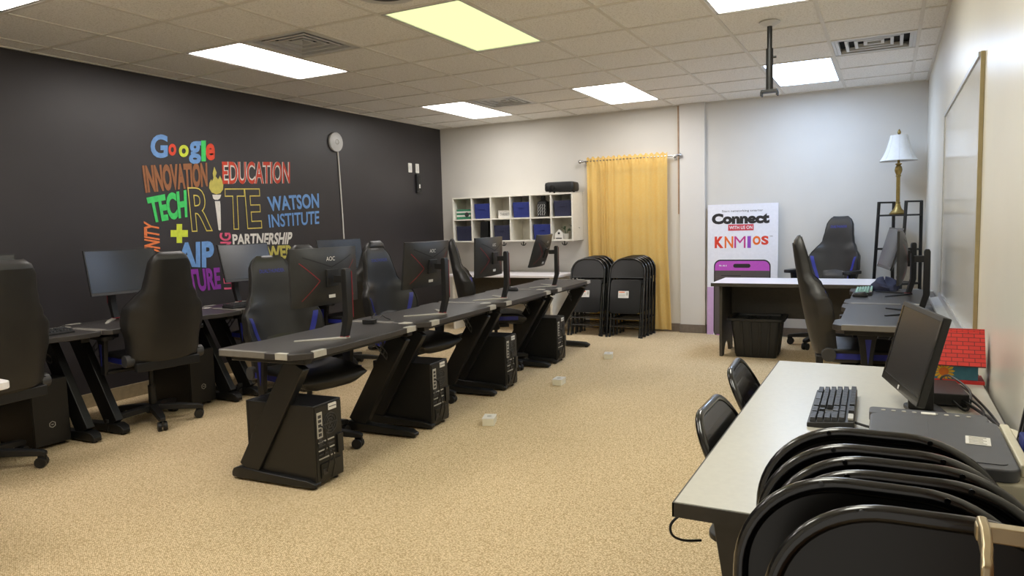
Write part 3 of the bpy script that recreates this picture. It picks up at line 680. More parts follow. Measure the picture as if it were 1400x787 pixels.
# ================================================================== MONITORS  (local: screen faces +Y, origin on the desk)
MW, MH = .545, .325
def monitor(label, loc, rz, group, tilt=0):
    t = thing('computer_monitor', label, 'monitor', loc, rz, group)
    hw, hh = MW/2, MH/2
    def fy(x): return .018*(x/hw)**2
    def by(x, z):
        e = max(0, 1-(abs(x)/hw)**3)*max(0, 1-(abs(z)/hh)**3); return fy(x)-.014-.030*e
    b = MB(); nu, nv = 16, 10
    F_ = [(x, fy(x), z) for z in [hh*(2*j/nv-1) for j in range(nv+1)] for x in [hw*(2*i/nu-1) for i in range(nu+1)]]
    B_ = [(x, by(x, z), z) for x, _, z in F_]; n1 = len(F_); fs = []
    for j in range(nv):
        for i in range(nu):
            a = j*(nu+1)+i; q = (a, a+1, a+nu+2, a+nu+1); fs.append(q[::-1]); fs.append(tuple(k+n1 for k in q))
    edge = [i for i in range(nu+1)]+[j*(nu+1)+nu for j in range(1, nv+1)]+[nv*(nu+1)+i for i in range(nu-1, -1, -1)]+[j*(nu+1) for j in range(nv-1, 0, -1)]
    for k in range(len(edge)): a, c = edge[k], edge[(k+1) % len(edge)]; fs.append((a, c, c+n1, a+n1))
    b.add(F_+B_, fs)
    pan = b.build('panel', 'monitor_shell', t, loc=(0, .02, .355), rot=(tilt, 0, 0))
    MB().grid(lambda u, v: ((u-.5)*(MW-.016), fy((u-.5)*(MW-.016))+.0012, -hh+.022+v*(MH-.030)), 16, 2).build('screen', 'screen_glass', pan)
    MB().grid(lambda u, v: ((u-.5)*(MW-.004), fy((u-.5)*MW)+.0018, -hh+.001+v*.017), 16, 1).build('chin_bezel', 'grey_plastic', pan)
    def line(pts, wd, nm, mt, d=.0015):
        m_ = MB()
        for (x0, z0), (x1, z1) in zip(pts, pts[1:]):
            N = 8; dx, dz = x1-x0, z1-z0; l = math.hypot(dx, dz); px, pz = -dz/l*wd/2, dx/l*wd/2
            vs = []
            for k in range(N+1):
                x, z = x0+dx*k/N, z0+dz*k/N
                vs += [(x+px, by(x+px, z+pz)-d, z+pz), (x-px, by(x-px, z-pz)-d, z-pz)]
            m_.add(vs, [(2*k, 2*k+1, 2*k+3, 2*k+2) for k in range(N)])
        return m_.build(nm, mt, pan)
    for s in (-1, 1):
        line([(s*.225, .085), (s*.095, -.02), (s*.215, -.125)], .0045, 'red_chevron', 'red_line')
    line([(.20, .115), (0, .052), (-.20, .115)], .006, 'groove', 'monitor_groove')
    lettering('brand_logo', 'AOC', 'logo_white', lambda u, v: (-.036+.072*u, by(.0, .1)-.0035, .088+.024*v), pan, .0)
    MB().bx(-.03, .02, -.046, -.042, -.122, -.104).build('rating_label', 'sticker', pan)
    MB().bx(-.05, .05, -.056, -.03, -.06, .04).build('mount_block', 'black_plastic', pan, bevel=.004)
    st = MB(); st.bar((0, -.055, .34), (0, -.13, .34), .045, .04); st.build('neck', 'black_plastic', t, bevel=.003)
    post = MB(); post.loft([[(a*.024, y+c*d, z) for a, c in ((-1, -1), (1, -1), (1, 1), (-1, 1))] for y, z, d in ((-.128, .40, .012), (-.128, .385, .018), (-.128, .12, .019), (-.098, .012, .017), (-.096, .004, .017))]); post.build('stand_post', 'black_plastic', t, bevel=.004)
    MB().bar((.0245, -.146, .385), (.0245, -.146, .12), .003, .004).build('post_stripe', 'red_line', t)
    MB().cyl((0, -.096, .010), (0, -.096, .015), .027, n=20).build('swivel_ring', 'red_line', t)
    for s in (-1, 1):
        f_ = MB(); f_.loft([[(s*x+a*wd*.7, y+a*wd*.4*(-s), z) for a, z in ((-1, 0), (1, 0), (1, h), (-1, h))] for x, y, wd, h in ((-.0, -.115, .022, .012), (.10, -.02, .018, .010), (.20, .095, .011, .007))]); f_.build('stand_foot', 'silver_trim', t, bevel=.002)
    return t
m0 = monitor('AOC monitor with red chevrons nearest the camera, back toward us', crow(0, .07, -.05)+(ZD,), PI/2, 'monitors on the middle row')
mons = [m0]
for k, dx, dy, rz, tl, lb in ((1, .075, -.11, 0, R(-7), 'AOC monitor with red chevrons second in the middle row'), (2, .07, -.25, R(5), R(-2), 'AOC monitor third in the middle row, before the cubby shelf'),
                              (3, .07, -.25, R(9), R(-17), 'AOC monitor farthest in middle row, tilted back under the shelf')):
    mm = dup(m0, lb, crow(k, dx, dy)+(ZD,), PI/2+rz); mons.append(mm)
    part(mm, 'panel')[0].rotation_euler = (-tl if False else tl*-1, 0, 0)
for y, rz, tl, lb in ((-1.42, 0, 8, 'dark monitor at the left photo edge behind a gaming chair'), (-.43, 0, 10, 'blue-grey monitor on the wall desk left of the second chair'),
                      (.71, 0, 14, 'grey monitor on the wall desk in front of LEARNING lettering'), (1.93, R(-12), 8, 'monitor on the wall desk below the access point, glowing pinkish')):
    mm = dup(m0, lb, (-5.14, y, ZD), -PI/2+rz, 'monitors along the black wall'); part(mm, 'panel')[0].rotation_euler = (R(tl), 0, 0)
mm = dup(m0, 'black monitor seen edge-on on the nearer right wall desk', (-.09, 1.38, ZD), PI/2-R(.5), 'monitors along the right wall'); part(mm, 'panel')[0].rotation_euler = (0, 0, 0)
mm = dup(m0, 'pale tilted monitor on the farther right wall desk', (-.13, 2.55, ZD), PI/2+R(10), 'monitors along the right wall'); part(mm, 'panel')[0].rotation_euler = (R(16), 0, 0)

for mm in [o for o in COL.objects if o.get('group') == 'monitors along the right wall']:
    for f_ in part(mm, 'stand_foot'):
        f_.material_slots[0].link = 'OBJECT'; f_.material_slots[0].material = MATS['black_plastic']

# ================================================================== GAMING CHAIRS  (local: faces +Y)
BL_, TILT = .765, R(12)
def interp(tab, t):
    for (a, va), (b_, vb) in zip(tab, tab[1:]):
        if t <= b_:
            k = (t-a)/(b_-a); k = k*k*(3-2*k); return va+(vb-va)*k
    return tab[-1][1]
HWT = [(0, .222), (.04, .228), (.3, .226), (.45, .216), (.58, .190), (.70, .163), (.80, .148), (.90, .138), (.955, .118), (1, .078)]
FLR = [(0, .010), (.15, .015), (.38, .050), (.50, .050), (.60, .016), (.68, 0), (1, 0)]
def bx_(u, t): return u*interp(HWT, t)+math.copysign(interp(FLR, t)*abs(u)**4, u)
def bk(x, y, z):
    return (x, -.235+y*math.cos(TILT)-z*math.sin(TILT), .475+y*math.sin(TILT)+z*math.cos(TILT))
def yc(u, t): return .105*abs(u)**3*interp([(0, .7), (.42, 1.1), (.55, .8), (.66, .3), (1, .12)], t)-.015*math.sin(min(1, t*1.2)*PI)
def gaming_chair(label, loc, rz, group):
    t = thing('gaming_chair', label, 'chair', loc, rz, group)
    b = MB(); rings = []; N = 32
    for j in range(31):
        tt = j/30; th = (1-abs(2*tt-1)**(9 if tt > .5 else 24))**.5 if 0 < j < 30 else (.12 if j else .7); ring = []
        for k in range(N):
            a = 2*PI*k/N; ca, sa = math.cos(a), math.sin(a); u = math.copysign(abs(ca)**.6, ca)
            y = yc(u, tt)*(1 if sa > -.02 else .55)+(sa*.028 if sa > 0 else -abs(sa)**.42*.060*(1-.25*tt))*th
            ring.append(bk(bx_(u, tt), y, tt*BL_))
        rings.append(ring)
    b.loft(rings); back = b.build('backrest', 'black_leather', t, sharp=60)
    MB().grid(lambda u, v: bk(bx_(.84*(2*u-1), .045+.90*v), yc(.84*(2*u-1), .045+.90*v)*.55-(1-abs(.84*(2*u-1))**3.33)**.21*.060*(1-.25*(.045+.90*v))-.005*min(1, 8*min(u, 1-u, v, 1-v)), (.045+.90*v)*BL_), 16, 24).build('rear_cover', 'black_leather', back, sharp=180)
    def front(u, tt, off=.002):
        ca = abs(u)**(1/.6); s = (max(0, 1-ca*ca))**.5
        return bk(bx_(u, tt), yc(u, tt)+.028*s*(1-abs(2*tt-1)**9)**.5+off, tt*BL_)
    for s in (-1, 1):
        st = MB(); st.grid(lambda a, v: front(s*((.50+.38*v)+a*(.13-.05*v)), .03+.44*v, .0025), 4, 16); st.build('side_stripe', 'blue_leather', back, sharp=180)
        pp = MB(); pp.tube([front(s*.985, .05+.93*k/24, .002) for k in range(25)], .0035, 5); pp.build('piping', 'black_plastic', back)
    lb = MB(); lb.grid(lambda u, v: front(-.52+1.04*u, .10+.20*v+.02*(1-abs(2*u-1)), .004+.03*math.sin(PI*v)*(1-abs(2*u-1)**3)), 12, 6); lb.build('lumbar_pad', 'black_leather', back, sharp=180)
    lettering('headrest_lettering', 'DUALTHUNDER', 'blue_leather', lambda u, v: front(.62-1.24*u, .845+.032*v, .0035), back, .01)
    # seat
    b = MB(); rings = []
    for j in range(17):
        v = j/16; y = -.25+.53*v; hwid = .255*(1-.10*max(0, v-.6)/.4-.06*max(0, .15-v)/.15); ring = []; en = (1-abs(2*v-1)**10)**.5 if 0 < j < 16 else .25
        for k in range(24):
            a = 2*PI*k/24; ca, sa = math.cos(a), math.sin(a); u = math.copysign(abs(ca)**.5, ca)
            zz = .485+.045*abs(u)**4*(1-v*.5)+(sa*.045 if sa > 0 else sa*.06)*en-.035*max(0, v-.75)/.25*.6
            ring.append((u*hwid, y, zz))
        rings.append(ring)
    b.loft(rings); seat = b.build('seat', 'black_leather', t, sharp=60)
    for s in (-1, 1):
        sb = MB(); sb.grid(lambda a, v: (s*(.257-.012*max(0, v-.6)), -.20+.40*v, .475+.035*a), 2, 8); sb.build('side_stripe', 'blue_leather', seat)
        MB().cyl((s*.215, -.215, .50), (s*.27, -.215, .50), .042, n=18).build('hinge_cover', 'grey_plastic', t, bevel=.004)
        ar = MB(); ar.bx(s*.12, s*.31, -.05, .03, .405, .425); ar.loft([[(s*.31+a*.014, -.01+c*d, z) for a, c in ((-1, -1), (1, -1), (1, 1), (-1, 1))] for d, z in ((.03, .40), (.034, .50), (.05, .62), (.055, .645))])
        arm = ar.build('armrest', 'black_plastic', t, bevel=.004)
        pd = MB(); pd.prism([(px+s*.315, py+.0) for px, py in rrect(.09, .26, .035)], .645, .675); pd.build('arm_pad', 'black_plastic', arm, bevel=.006)
        bi = MB(); bi.prism([(-.022, .61), (.012, .61), (-.005, .46)], s*.3235, s*.3265, 'x'); bi.build('blue_inset', 'blue_leather', arm)
    MB().bx(-.22, .22, -.285, -.245, .425, .485).build('back_bracket', 'black_plastic', t, bevel=.006)
    MB().bx(-.12, .12, -.14, .12, .395, .425).build('seat_plate', 'black_steel', t, bevel=.004)
    MB().bar((.10, -.02, .405), (.27, -.02, .40), .012, .012).build('tilt_lever', 'black_steel', t)
    g_ = MB(); g_.cyl((0, 0, .20), (0, 0, .40), .016); g_.cyl((0, 0, .09), (0, 0, .27), .026); g_.build('gas_lift', 'black_steel', t)
    MB().lathe([(.045, .075), (.055, .09), (.05, .125), (.03, .135), (0, .135)], 20).build('base_hub', 'black_plastic', t)
    for k in range(5):
        lg = MB(); lg.loft([[(a*wd, y, z+c*h) for a, c in ((-1, -1), (1, -1), (1, 1), (-1, 1))] for y, z, wd, h in ((.03, .112, .030, .020), (.18, .100, .027, .019), (.305, .086, .023, .016), (.33, .082, .016, .010))])
        lo = lg.build('base_leg', 'black_plastic', t, rot=(0, 0, k*2*PI/5), bevel=.004)
        cs = MB()
        for s in (-1, 1): cs.cyl((s*.008, .30, .032), (s*.030, .30, .032), .032, n=14)
        cs.bx(-.009, .009, .282, .33, .03, .07); cs.cyl((0, .315, .06), (0, .315, .08), .009)
        cs.build('caster', 'black_plastic', lo, bevel=.003)
    return t
def spin(ch, a):
    for o in part(ch, 'base_leg'): o.rotation_euler.z += a
g0 = gaming_chair('black gaming chair cut off by the left edge of the photo', (-4.78, -1.60, 0), PI/2+R(6), 'gaming chairs along the black wall')
ch = dup(g0, 'black gaming chair seen from behind below the mural', (-4.83, -.47, 0), PI/2-R(10)); spin(ch, R(20))
dup(g0, 'black gaming chair mostly hidden behind the nearest AOC monitor', (-4.80, .66, 0), PI/2)
dup(g0, 'black gaming chair seen from behind between first and second AOC monitors', (-4.80, 1.60, 0), PI/2)
ch = dup(g0, 'black and blue gaming chair facing us at the nearest middle desk', (-3.33, -.47, 0), -PI/2-R(12), 'gaming chairs at the middle row'); spin(ch, R(30)); ch.scale = (1, 1, .968)
ch = dup(g0, 'black and blue gaming chair facing us at the second middle desk', (-3.40, .76, 0), -PI/2-R(6), 'gaming chairs at the middle row'); spin(ch, R(12)); ch.scale = (1, 1, .968)
ch = dup(g0, 'black and blue gaming chair turned sideways before the cubby shelf', (-3.45, 2.14, 0), -PI/2+R(30), 'gaming chairs at the middle row'); spin(ch, R(24))
ch = dup(g0, 'black and blue gaming chair in profile at the right wall desk', (-.30, 1.25, 0), -PI/2+R(6), 'gaming chairs on the right side')
ch = dup(g0, 'black and blue gaming chair facing us behind the white desk', (-.78, 4.25, 0), PI-R(24), 'gaming chairs on the right side'); ch.scale = (1, 1, 1.09)
for o in part(ch, 'armrest'): o.location.z = .05

# ================================================================== FOLDING CHAIRS
def arch(hw, z0, z1, r, y=0, n=8):
    pts = [(-hw, y, z0), (-hw, y, (z0+z1)*.5)]
    pts += [(-hw+r-r*math.cos(a), y, z1-r+r*math.sin(a)) for a in [PI/2*k/n for k in range(n+1)]]
    pts += [(hw-r+r*math.sin(a), y, z1-r+r*math.cos(a)) for a in [PI/2*k/n for k in range(n+1)]]
    return pts+[(hw, y, (z0+z1)*.5), (hw, y, z0)]
def folded_chair(label, loc, rz, group, lean, sticker):
    """folded: flat in local XZ, seat side toward -Y"""
    t = thing('folding_chair', label, 'folding chair', loc, rz, group); t.rotation_euler = (lean, 0, rz)
    MB().tube(arch(.208, .012, .925, .160, 0, 14), .0125, 14).build('frame', 'black_gloss', t)
    hw, zt, r, zb = .198, .917, .152, .70
    out = [(-hw, zb)] + [(-hw+r-r*math.cos(a), zt-r+r*math.sin(a)) for a in [PI/2*k/8 for k in range(9)]] + [(hw-r+r*math.sin(a), zt-r+r*math.cos(a)) for a in [PI/2*k/8 for k in range(9)]] + [(hw, zb)]
    MB().prism(out, .000, .006, 'y').build('back_panel', 'chair_sheet', t, bevel=.002)
    MB().cyl((-hw, .003, zb), (hw, .003, zb), .006, n=8).build('back_panel_rim', 'black_steel', t)
    sp = MB(); sp.prism([(px, pz+.475) for px, pz in rrect(.365, .40, .05)], -.034, -.020, 'y'); seat = sp.build('seat', 'chair_sheet', t, bevel=.004)
    if sticker:
        MB().prism([(px-.02, pz+.50) for px, pz in rrect(.125, .082, .004, 2)], -.0352, -.034, 'y').build('sticker', 'sticker', seat)
        MB().bx(-.075, -.005, -.0358, -.035, .522, .532).build('sticker_heading', 'k_or', seat)
        b = MB()
        for k in range(3): b.bx(-.075, .0, -.0358, -.035, .476+.013*k, .480+.013*k)
        b.bx(.012, .036, -.0358, -.035, .49, .527); b.build('sticker_print', 'silver_trim', seat)
    for s in (-1, 1):
        MB().tube([(s*.178, .022, .012), (s*.178, .016, .35), (s*.190, -.004, .62)], .0105, 8).build('leg', 'black_gloss', t)
        for z in (.012,):
            MB().cyl((s*.208, 0, 0), (s*.208, 0, .03), .0155, n=10).build('foot_cap', 'black_plastic', t); MB().cyl((s*.178, .022, 0), (s*.178, .022, .03), .0135, n=10).build('foot_cap', 'black_plastic', t)
        MB().cyl((s*.085, -.0135, .926), (s*.085, -.009, .926), .0045, n=8).build('rivet', 'black_gloss', t)
    MB().cyl((-.208, 0, .215), (.208, 0, .215), .008, n=8).build('crossbar', 'black_gloss', t)
    MB().cyl((-.178, .022, .13), (.178, .022, .13), .008, n=8).build('crossbar', 'black_gloss', t)
    return t
ordn = ('front', 'second', 'third', 'fourth', 'fifth', 'sixth')
fc_s = folded_chair('folded black chair with white sticker, front of right stack by curtain', (-2.875, 4.14, 0), R(2), 'folded chairs leaning by the curtain', R(-13), True)
fc_p = folded_chair('folded black chair, second in right stack against the curtain', (-2.87, 4.25, 0), R(2), 'folded chairs leaning by the curtain', R(-11), False)
def fdup(src, lab, loc, rz, lean, grp):
    c = dup(src, lab, loc, rz, grp); c.rotation_euler = (lean, 0, rz); return c
for k in (2, 3, 4):
    fdup(fc_p, 'folded black chair, %s in right stack against the curtain' % ordn[k], (-2.875+.006*k, 4.14+.107*k, 0), R(2), R(-13+2*k), 'folded chairs leaning by the curtain')
fdup(fc_s, 'folded black chair with white sticker, front of left stack by curtain', (-3.36, 4.14, 0), R(3), R(-13), 'folded chairs leaning by the curtain')
for k in (1, 2, 3):
    fdup(fc_p, 'folded black chair, %s in left stack against the curtain' % ordn[k], (-3.36+.010*k, 4.14+.12*k, 0), R(3), R(-13+2.5*k), 'folded chairs leaning by the curtain')
fore = [(-.117, -2.684, 1.0), (-.178, -2.590, -.5), (-.143, -2.537, .6), (-.150, -2.467, -.6), (-.172, -2.400, .4), (-.187, -2.294, -.4)]
for k, (x, y, rz) in enumerate(fore):
    fdup(fc_p, 'folded black chair in foreground stack by table, %s' % ('nearest the camera' if k == 0 else 'one back from nearest' if k == 1 else 'third from the camera' if k == 2 else 'fourth from the camera' if k == 3 else 'fifth from the camera' if k == 4 else 'farthest, against the table end'),
         (x, y, 0), R(rz), R(-2.4), 'folded chairs stacked in the foreground')
def open_chair(label, loc, rz, group):
    t = thing('folding_chair', label, 'folding chair', loc, rz, group)
    def tilt(p): return (p[0], .215-p[2]*.53+p[1], p[2])      # long frame slants from front feet to backrest top
    fr = [tilt(p) for p in arch(.215, .012, .775, .125)]; MB().tube(fr, .0125, 12).build('frame', 'black_gloss', t)
    hw, zt, r, zb = .205, .768, .118, .57
    out = [(-hw, zb)] + [(-hw+r-r*math.cos(a), zt-r+r*math.sin(a)) for a in [PI/2*k/8 for k in range(9)]] + [(hw-r+r*math.sin(a), zt-r+r*math.cos(a)) for a in [PI/2*k/8 for k in range(9)]] + [(hw, zb)]
    b = MB(); n = len(out); b.add([tilt((x, 0, z)) for x, z in out]+[tilt((x, .008, z)) for x, z in out], [(k, (k+1) % n, n+(k+1) % n, n+k) for k in range(n)]+[tuple(range(n)), tuple(range(n, 2*n))]); b.build('back_panel', 'black_gloss', t, bevel=.002)
    MB().prism([(px, py+.03) for px, py in rrect(.38, .39, .06)], .425, .445).build('seat', 'black_steel', t, bevel=.005)
    for s in (-1, 1):
        MB().tube([(s*.18, .02, .43), (s*.185, -.20, .012)], .0105, 8).build('leg', 'black_gloss', t)
    MB().cyl((-.185, -.16, .09), (.185, -.16, .09), .008, n=8).build('crossbar', 'black_gloss', t)
    return t
open_chair('black folding chair tucked under light table, back nearest the camera', (-.462, -1.56, 0), -PI/2, 'chairs tucked under the light table')
open_chair('black folding chair tucked under light table, farther of the two', (-.505, -.90, 0), -PI/2+R(3), 'chairs tucked under the light table')

# ================================================================== TABLES
t = thing('training_table', 'long light grey laminate table with dark edge in the right foreground', 'table', (0, 0, 0))
TX0, TX1, TY0, TY1 = -.592, .14, -2.225, -.475
MB().bx(TX0+.004, TX1-.004, TY0+.004, TY1-.004, ZD-.03, ZD).build('tabletop', 'table_laminate', t, bevel=.002)
b = MB(); b.bx(TX0, TX0+.004, TY0, TY1, ZD-.034, ZD-.002); b.bx(TX1-.004, TX1, TY0, TY1, ZD-.034, ZD-.002); b.bx(TX0, TX1, TY0, TY0+.004, ZD-.034, ZD-.002); b.bx(TX0, TX1, TY1-.004, TY1, ZD-.034, ZD-.002); b.build('edge_band', 'dark_panel', t)
for y in (TY0+.07, TY1-.10):
    MB().prism([(TX0+.07, ZD-.034), (TX1-.02, ZD-.034), (TX1-.02, 0), (TX0+.23, 0), (TX0+.10, .50)], y, y+.028, 'y').build('end_panel', 'dark_panel', t, bevel=.003)
MB().bx(TX1-.10, TX1-.08, TY0+.10, TY1-.10, .28, ZD-.034).build('modesty_panel', 'dark_panel', t)
t = thing('training_table', 'white table corner poking in at the left photo edge', 'table', (-3.97, -2.72, 0), R(-4))
MB().prism(rrect(.60, 1.5, .05), ZD-.045, ZD-.012).build('tabletop', 'desk_white', t, bevel=.004)
for s in (-1, 1):
    MB().tube([(-.2, s*.55, .0), (-.2, s*.55, ZD-.06), (.2, s*.55, ZD-.06), (.2, s*.55, 0)], .014, 8).build('leg_frame', 'black_steel', t)
t = thing('side_table', 'white table with tan end panels standing below the cubby shelf', 'table', (0, 0, 0))
MB().bx(-5.28, -3.69, 4.10, 4.72, .685, .715).build('tabletop', 'desk_white', t, bevel=.004)
for x in (-5.19, -3.80): MB().bx(x, x+.028, 4.14, 4.68, 0, .685).build('end_panel', 'melamine', t)
MB().bx(-5.16, -3.80, 4.60, 4.62, .30, .685).build('modesty_panel', 'dark_panel', t)
t = thing('teacher_desk', 'white-topped desk with dark panels before the poster board', 'desk', (0, 0, 0))
MB().bx(-1.685, -.12, 3.28, 3.95, .700, .728).build('desktop', 'desk_white', t, bevel=.002)
b = MB(); b.bx(-1.69, -.115, 3.272, 3.28, .694, .726); b.bx(-1.692, -1.685, 3.272, 3.958, .694, .726); b.bx(-.12, -.113, 3.272, 3.958, .694, .726); b.bx(-1.69, -.115, 3.95, 3.958, .694, .726); b.build('edge_band', 'dark_panel', t)
for x in (-1.63, -.20):
    arc = [(3.62+.16*math.cos(a), .0+.12*math.sin(a)) for a in [PI*k/10 for k in range(11)]][::-1]
    MB().prism([(3.36, 0)]+arc+[(3.90, 0), (3.90, .70), (3.36, .70)], x, x+.028, 'x').build('end_panel', 'dark_panel', t, bevel=.003)
MB().bx(-1.602, -.20, 3.84, 3.86, .33, .70).build('modesty_panel', 'dark_panel', t)

# black storage tote with clutter
t = thing('storage_tote', 'open black plastic storage tote on the carpet under white desk', 'storage tote', (-1.30, 3.565, 0), R(2))
def rr3(w_, d_, r, z): return [(px, py, z) for px, py in rrect(w_, d_, r, 5)]
b = MB(); b.loft([rr3(.37, .34, .03, 0), rr3(.385, .355, .035, .03), rr3(.455, .43, .04, .36), rr3(.455, .43, .04, .375), rr3(.435, .41, .035, .375), rr3(.36, .33, .03, .012)]); b.build('tub', 'tote_plastic', t)
b = MB(); b.loft([rr3(.462, .437, .04, .355), rr3(.53, .47, .045, .36), rr3(.53, .47, .045, .382), rr3(.44, .415, .035, .384), rr3(.44, .415, .035, .36)]); b.build('rim', 'tote_plastic', t)
for x in (-.13, -.045, .045, .13):
    MB().bar((x*.83, -.178, .02), (x, -.215, .35), .022, .012, (0, 1, 0)).build('rib', 'tote_plastic', t, bevel=.004)
for y in (-.12, -.04, .04, .12):
    for s in (-1, 1): MB().bar((s*.195, y*.83, .02), (s*.228, y, .35), .012, .022, (0, 1, 0)).build('rib', 'tote_plastic', t, bevel=.004)
o = MB().tube([(-.12+.24*k/40, .02+.10*math.sin(k*.9), .30+.07*abs(math.sin(k*.55))) for k in range(41)], .006, 6).build('cable_coil', 'cable_black', loc=(-1.30, 3.565, 0)); tag(o, 'tangled black cables inside the storage tote', 'cable')

# ================================================================== CORNER: ladder shelf + lamp
t = thing('ladder_shelf', 'black metal ladder shelf standing in the back right corner', 'shelf', (-.085, 4.505, 0), -PI/4)
SW, zt = .17, 1.47
for s in (-1, 1):
    MB().bar((s*SW, .10, 0), (s*SW, .10, zt), .022, .022).build('rear_rail', 'black_steel', t)
    MB().bar((s*SW, -.18, 0), (s*SW, -.09, zt), .022, .022).build('front_rail', 'black_steel', t)
    MB().bar((s*SW, -.09, zt-.008), (s*SW, .10, zt-.008), .02, .018).build('top_bar', 'black_steel', t)
for z in (.30, .65, .99, 1.33):
    yf = -.18+.09*z/zt
    b = MB(); b.bar((-SW, yf, z), (SW, yf, z), .018, .018); b.bar((-SW, .10, z), (SW, .10, z), .018, .018)
    for s in (-1, 1): b.bar((s*SW, yf, z), (s*SW, .10, z), .018, .018)
    b.build('shelf_frame', 'black_steel', t)
    MB().bx(-SW+.008, SW-.008, yf+.008, .095, z-.004, z+.006).build('shelf_board', 'dark_panel', t)
t = thing('table_lamp', 'brass table lamp with white bell shade on top of ladder shelf', 'lamp', (-.10, 4.485, 1.337))
MB().lathe([(.075, 0), (.078, .014), (.066, .022), (.06, .034), (.036, .058), (.026, .085), (.02, .11), (.024, .118), (.018, .126)], 28).build('lamp_base', 'brass', t)
b = MB(); n = 32
b.loft([[((.0155+.0025*(k % 2))*math.cos(2*PI*k/n), (.0155+.0025*(k % 2))*math.sin(2*PI*k/n), z) for k in range(n)] for z in (.12, .38)]); b.build('fluted_column', 'brass', t)
MB().lathe([(.02, .375), (.026, .385), (.02, .395), (.032, .425), (.035, .445), (.029, .475), (.018, .49), (.03, .498), (.03, .506), (.012, .51), (.012, .56), (.004, .57), (.004, .80)], 24).build('pineapple_finial', 'brass', t)
rings = []; n = 48
prof = [(.168, .535), (.162, .545), (.138, .585), (.115, .640), (.097, .700), (.084, .750), (.078, .785)]
def shr(r, z): return [(r*(1+.012*abs(math.sin(4*2*PI*k/n)))*math.cos(2*PI*k/n), r*(1+.012*abs(math.sin(4*2*PI*k/n)))*math.sin(2*PI*k/n), z) for k in range(n)]
b = MB(); b.loft([shr(r, z) for r, z in prof]+[shr(r-.003, z) for r, z in prof[::-1]], cap=False); b.build('lamp_shade', 'lamp_cloth', t, sharp=60)
for k in range(8):
    a = k*PI/4; MB().tube([(r*1.004*math.cos(a), r*1.004*math.sin(a), z) for r, z in prof], .0025, 5).build('shade_rib', 'white_enamel', t)
MB().tube([(.169*math.cos(2*PI*k/32), .169*math.sin(2*PI*k/32), .535) for k in range(32)], .004, 6, True).build('shade_trim', 'white_enamel', t)
MB().lathe([(.006, .79), (.014, .80), (.017, .815), (.010, .832), (.003, .845)], 14).build('top_knob', 'brass', t)

# ================================================================== RIGHT WALL: whiteboard, monitor, printer, birdhouse
t = thing('whiteboard', 'large glossy whiteboard with aluminium frame on the right wall', 'whiteboard', (XR, 0, 0))
WY0, WY1, WZ0, WZ1 = -.25, 1.77, .80, 1.965
MB().bx(-.016, -.002, WY0, WY1, WZ0, WZ1).build('board_face', 'whiteboard_face', t)
MB().bx(-.016, 0, WY0-.012, WY0, WZ0-.01, WZ1+.02).build('frame_side', 'gold_alu', t, bevel=.002); MB().bx(-.024, 0, WY1, WY1+.02, WZ0-.01, WZ1+.02).build('frame_side', 'silver_alu', t, bevel=.002)
MB().bx(-.024, 0, WY0, WY1, WZ1, WZ1+.02).build('frame_top', 'silver_alu', t, bevel=.002)
b = MB(); b.prism([(0, WZ0+.012), (-.024, WZ0+.012), (-.03, WZ0-.02), (-.075, WZ0-.028), (-.078, WZ0-.018), (-.082, WZ0-.018), (-.082, WZ0-.036), (0, WZ0-.036)], WY0+.04, WY1+.1, 'y'); b.build('marker_tray', 'silver_alu', t)

def desktop_monitor():
    t = thing('computer_monitor', 'small black desktop monitor tilted back on the light grey table', 'monitor', (0, 0, 0))
    A = Vector((.2172, -.9761, 0)); N_ = Vector((-.9761, -.2172, 0)); tl = .243
    UP = -N_*math.sin(tl)+Vector((0, 0, 1))*math.cos(tl); OUT = N_*math.cos(tl)+Vector((0, 0, 1))*math.sin(tl)
    O = Vector((-.187, -1.015, .79)); w_, h_ = .420, .268
    def P(a, u, o): return tuple(O+A*a+UP*u+OUT*o)
    def slab(nm, mt, a0, a1, u0, u1, o0, o1, bev=.002):
        vs = [P(a, u, o) for o in (o0, o1) for a, u in ((a0, u0), (a1, u0), (a1, u1), (a0, u1))]
        return MB().add(vs, [(3, 2, 1, 0), (4, 5, 6, 7), (0, 1, 5, 4), (1, 2, 6, 5), (2, 3, 7, 6), (3, 0, 4, 7)]).build(nm, mt, t, bevel=bev)
    slab('housing', 'black_plastic', 0, w_, 0, h_, -.022, 0, .004); slab('rear_bulge', 'black_plastic', .07, w_-.07, .035, h_-.04, -.045, -.022, .006)
    slab('screen', 'screen_glass', .014, w_-.014, .026, h_-.014, 0, .0008, 0)
    slab('bezel_top', 'grey_plastic', .0, w_, h_-.013, h_, 0, .002, 0); slab('bezel_bottom', 'black_gloss', .0, w_, 0, .024, 0, .002, 0)
    slab('bezel_side', 'black_gloss', .0, .013, .024, h_-.013, 0, .002, 0); slab('bezel_side', 'black_gloss', w_-.013, w_, .024, h_-.013, 0, .002, 0)
    slab('brand_mark', 'logo_white', w_/2-.006, w_/2+.006, .006, .018, .002, .003, 0)
    c = O+A*(w_/2)-N_*.065
    MB().bar((c.x, c.y, ZD+.012), P(w_/2, .09, -.045), .07, .03, (0, 1, 0)).build('stand_neck', 'black_plastic', t, bevel=.004)
    b = MB(); b.M = Matrix.Translation((c.x+.015, c.y, ZD)) @ Matrix.Rotation(math.atan2(A.y, A.x), 4, 'Z'); b.prism(rrect(.17, .10, .03), .0, .014); b.build('stand_base', 'black_plastic', t, bevel=.004)
desktop_monitor()

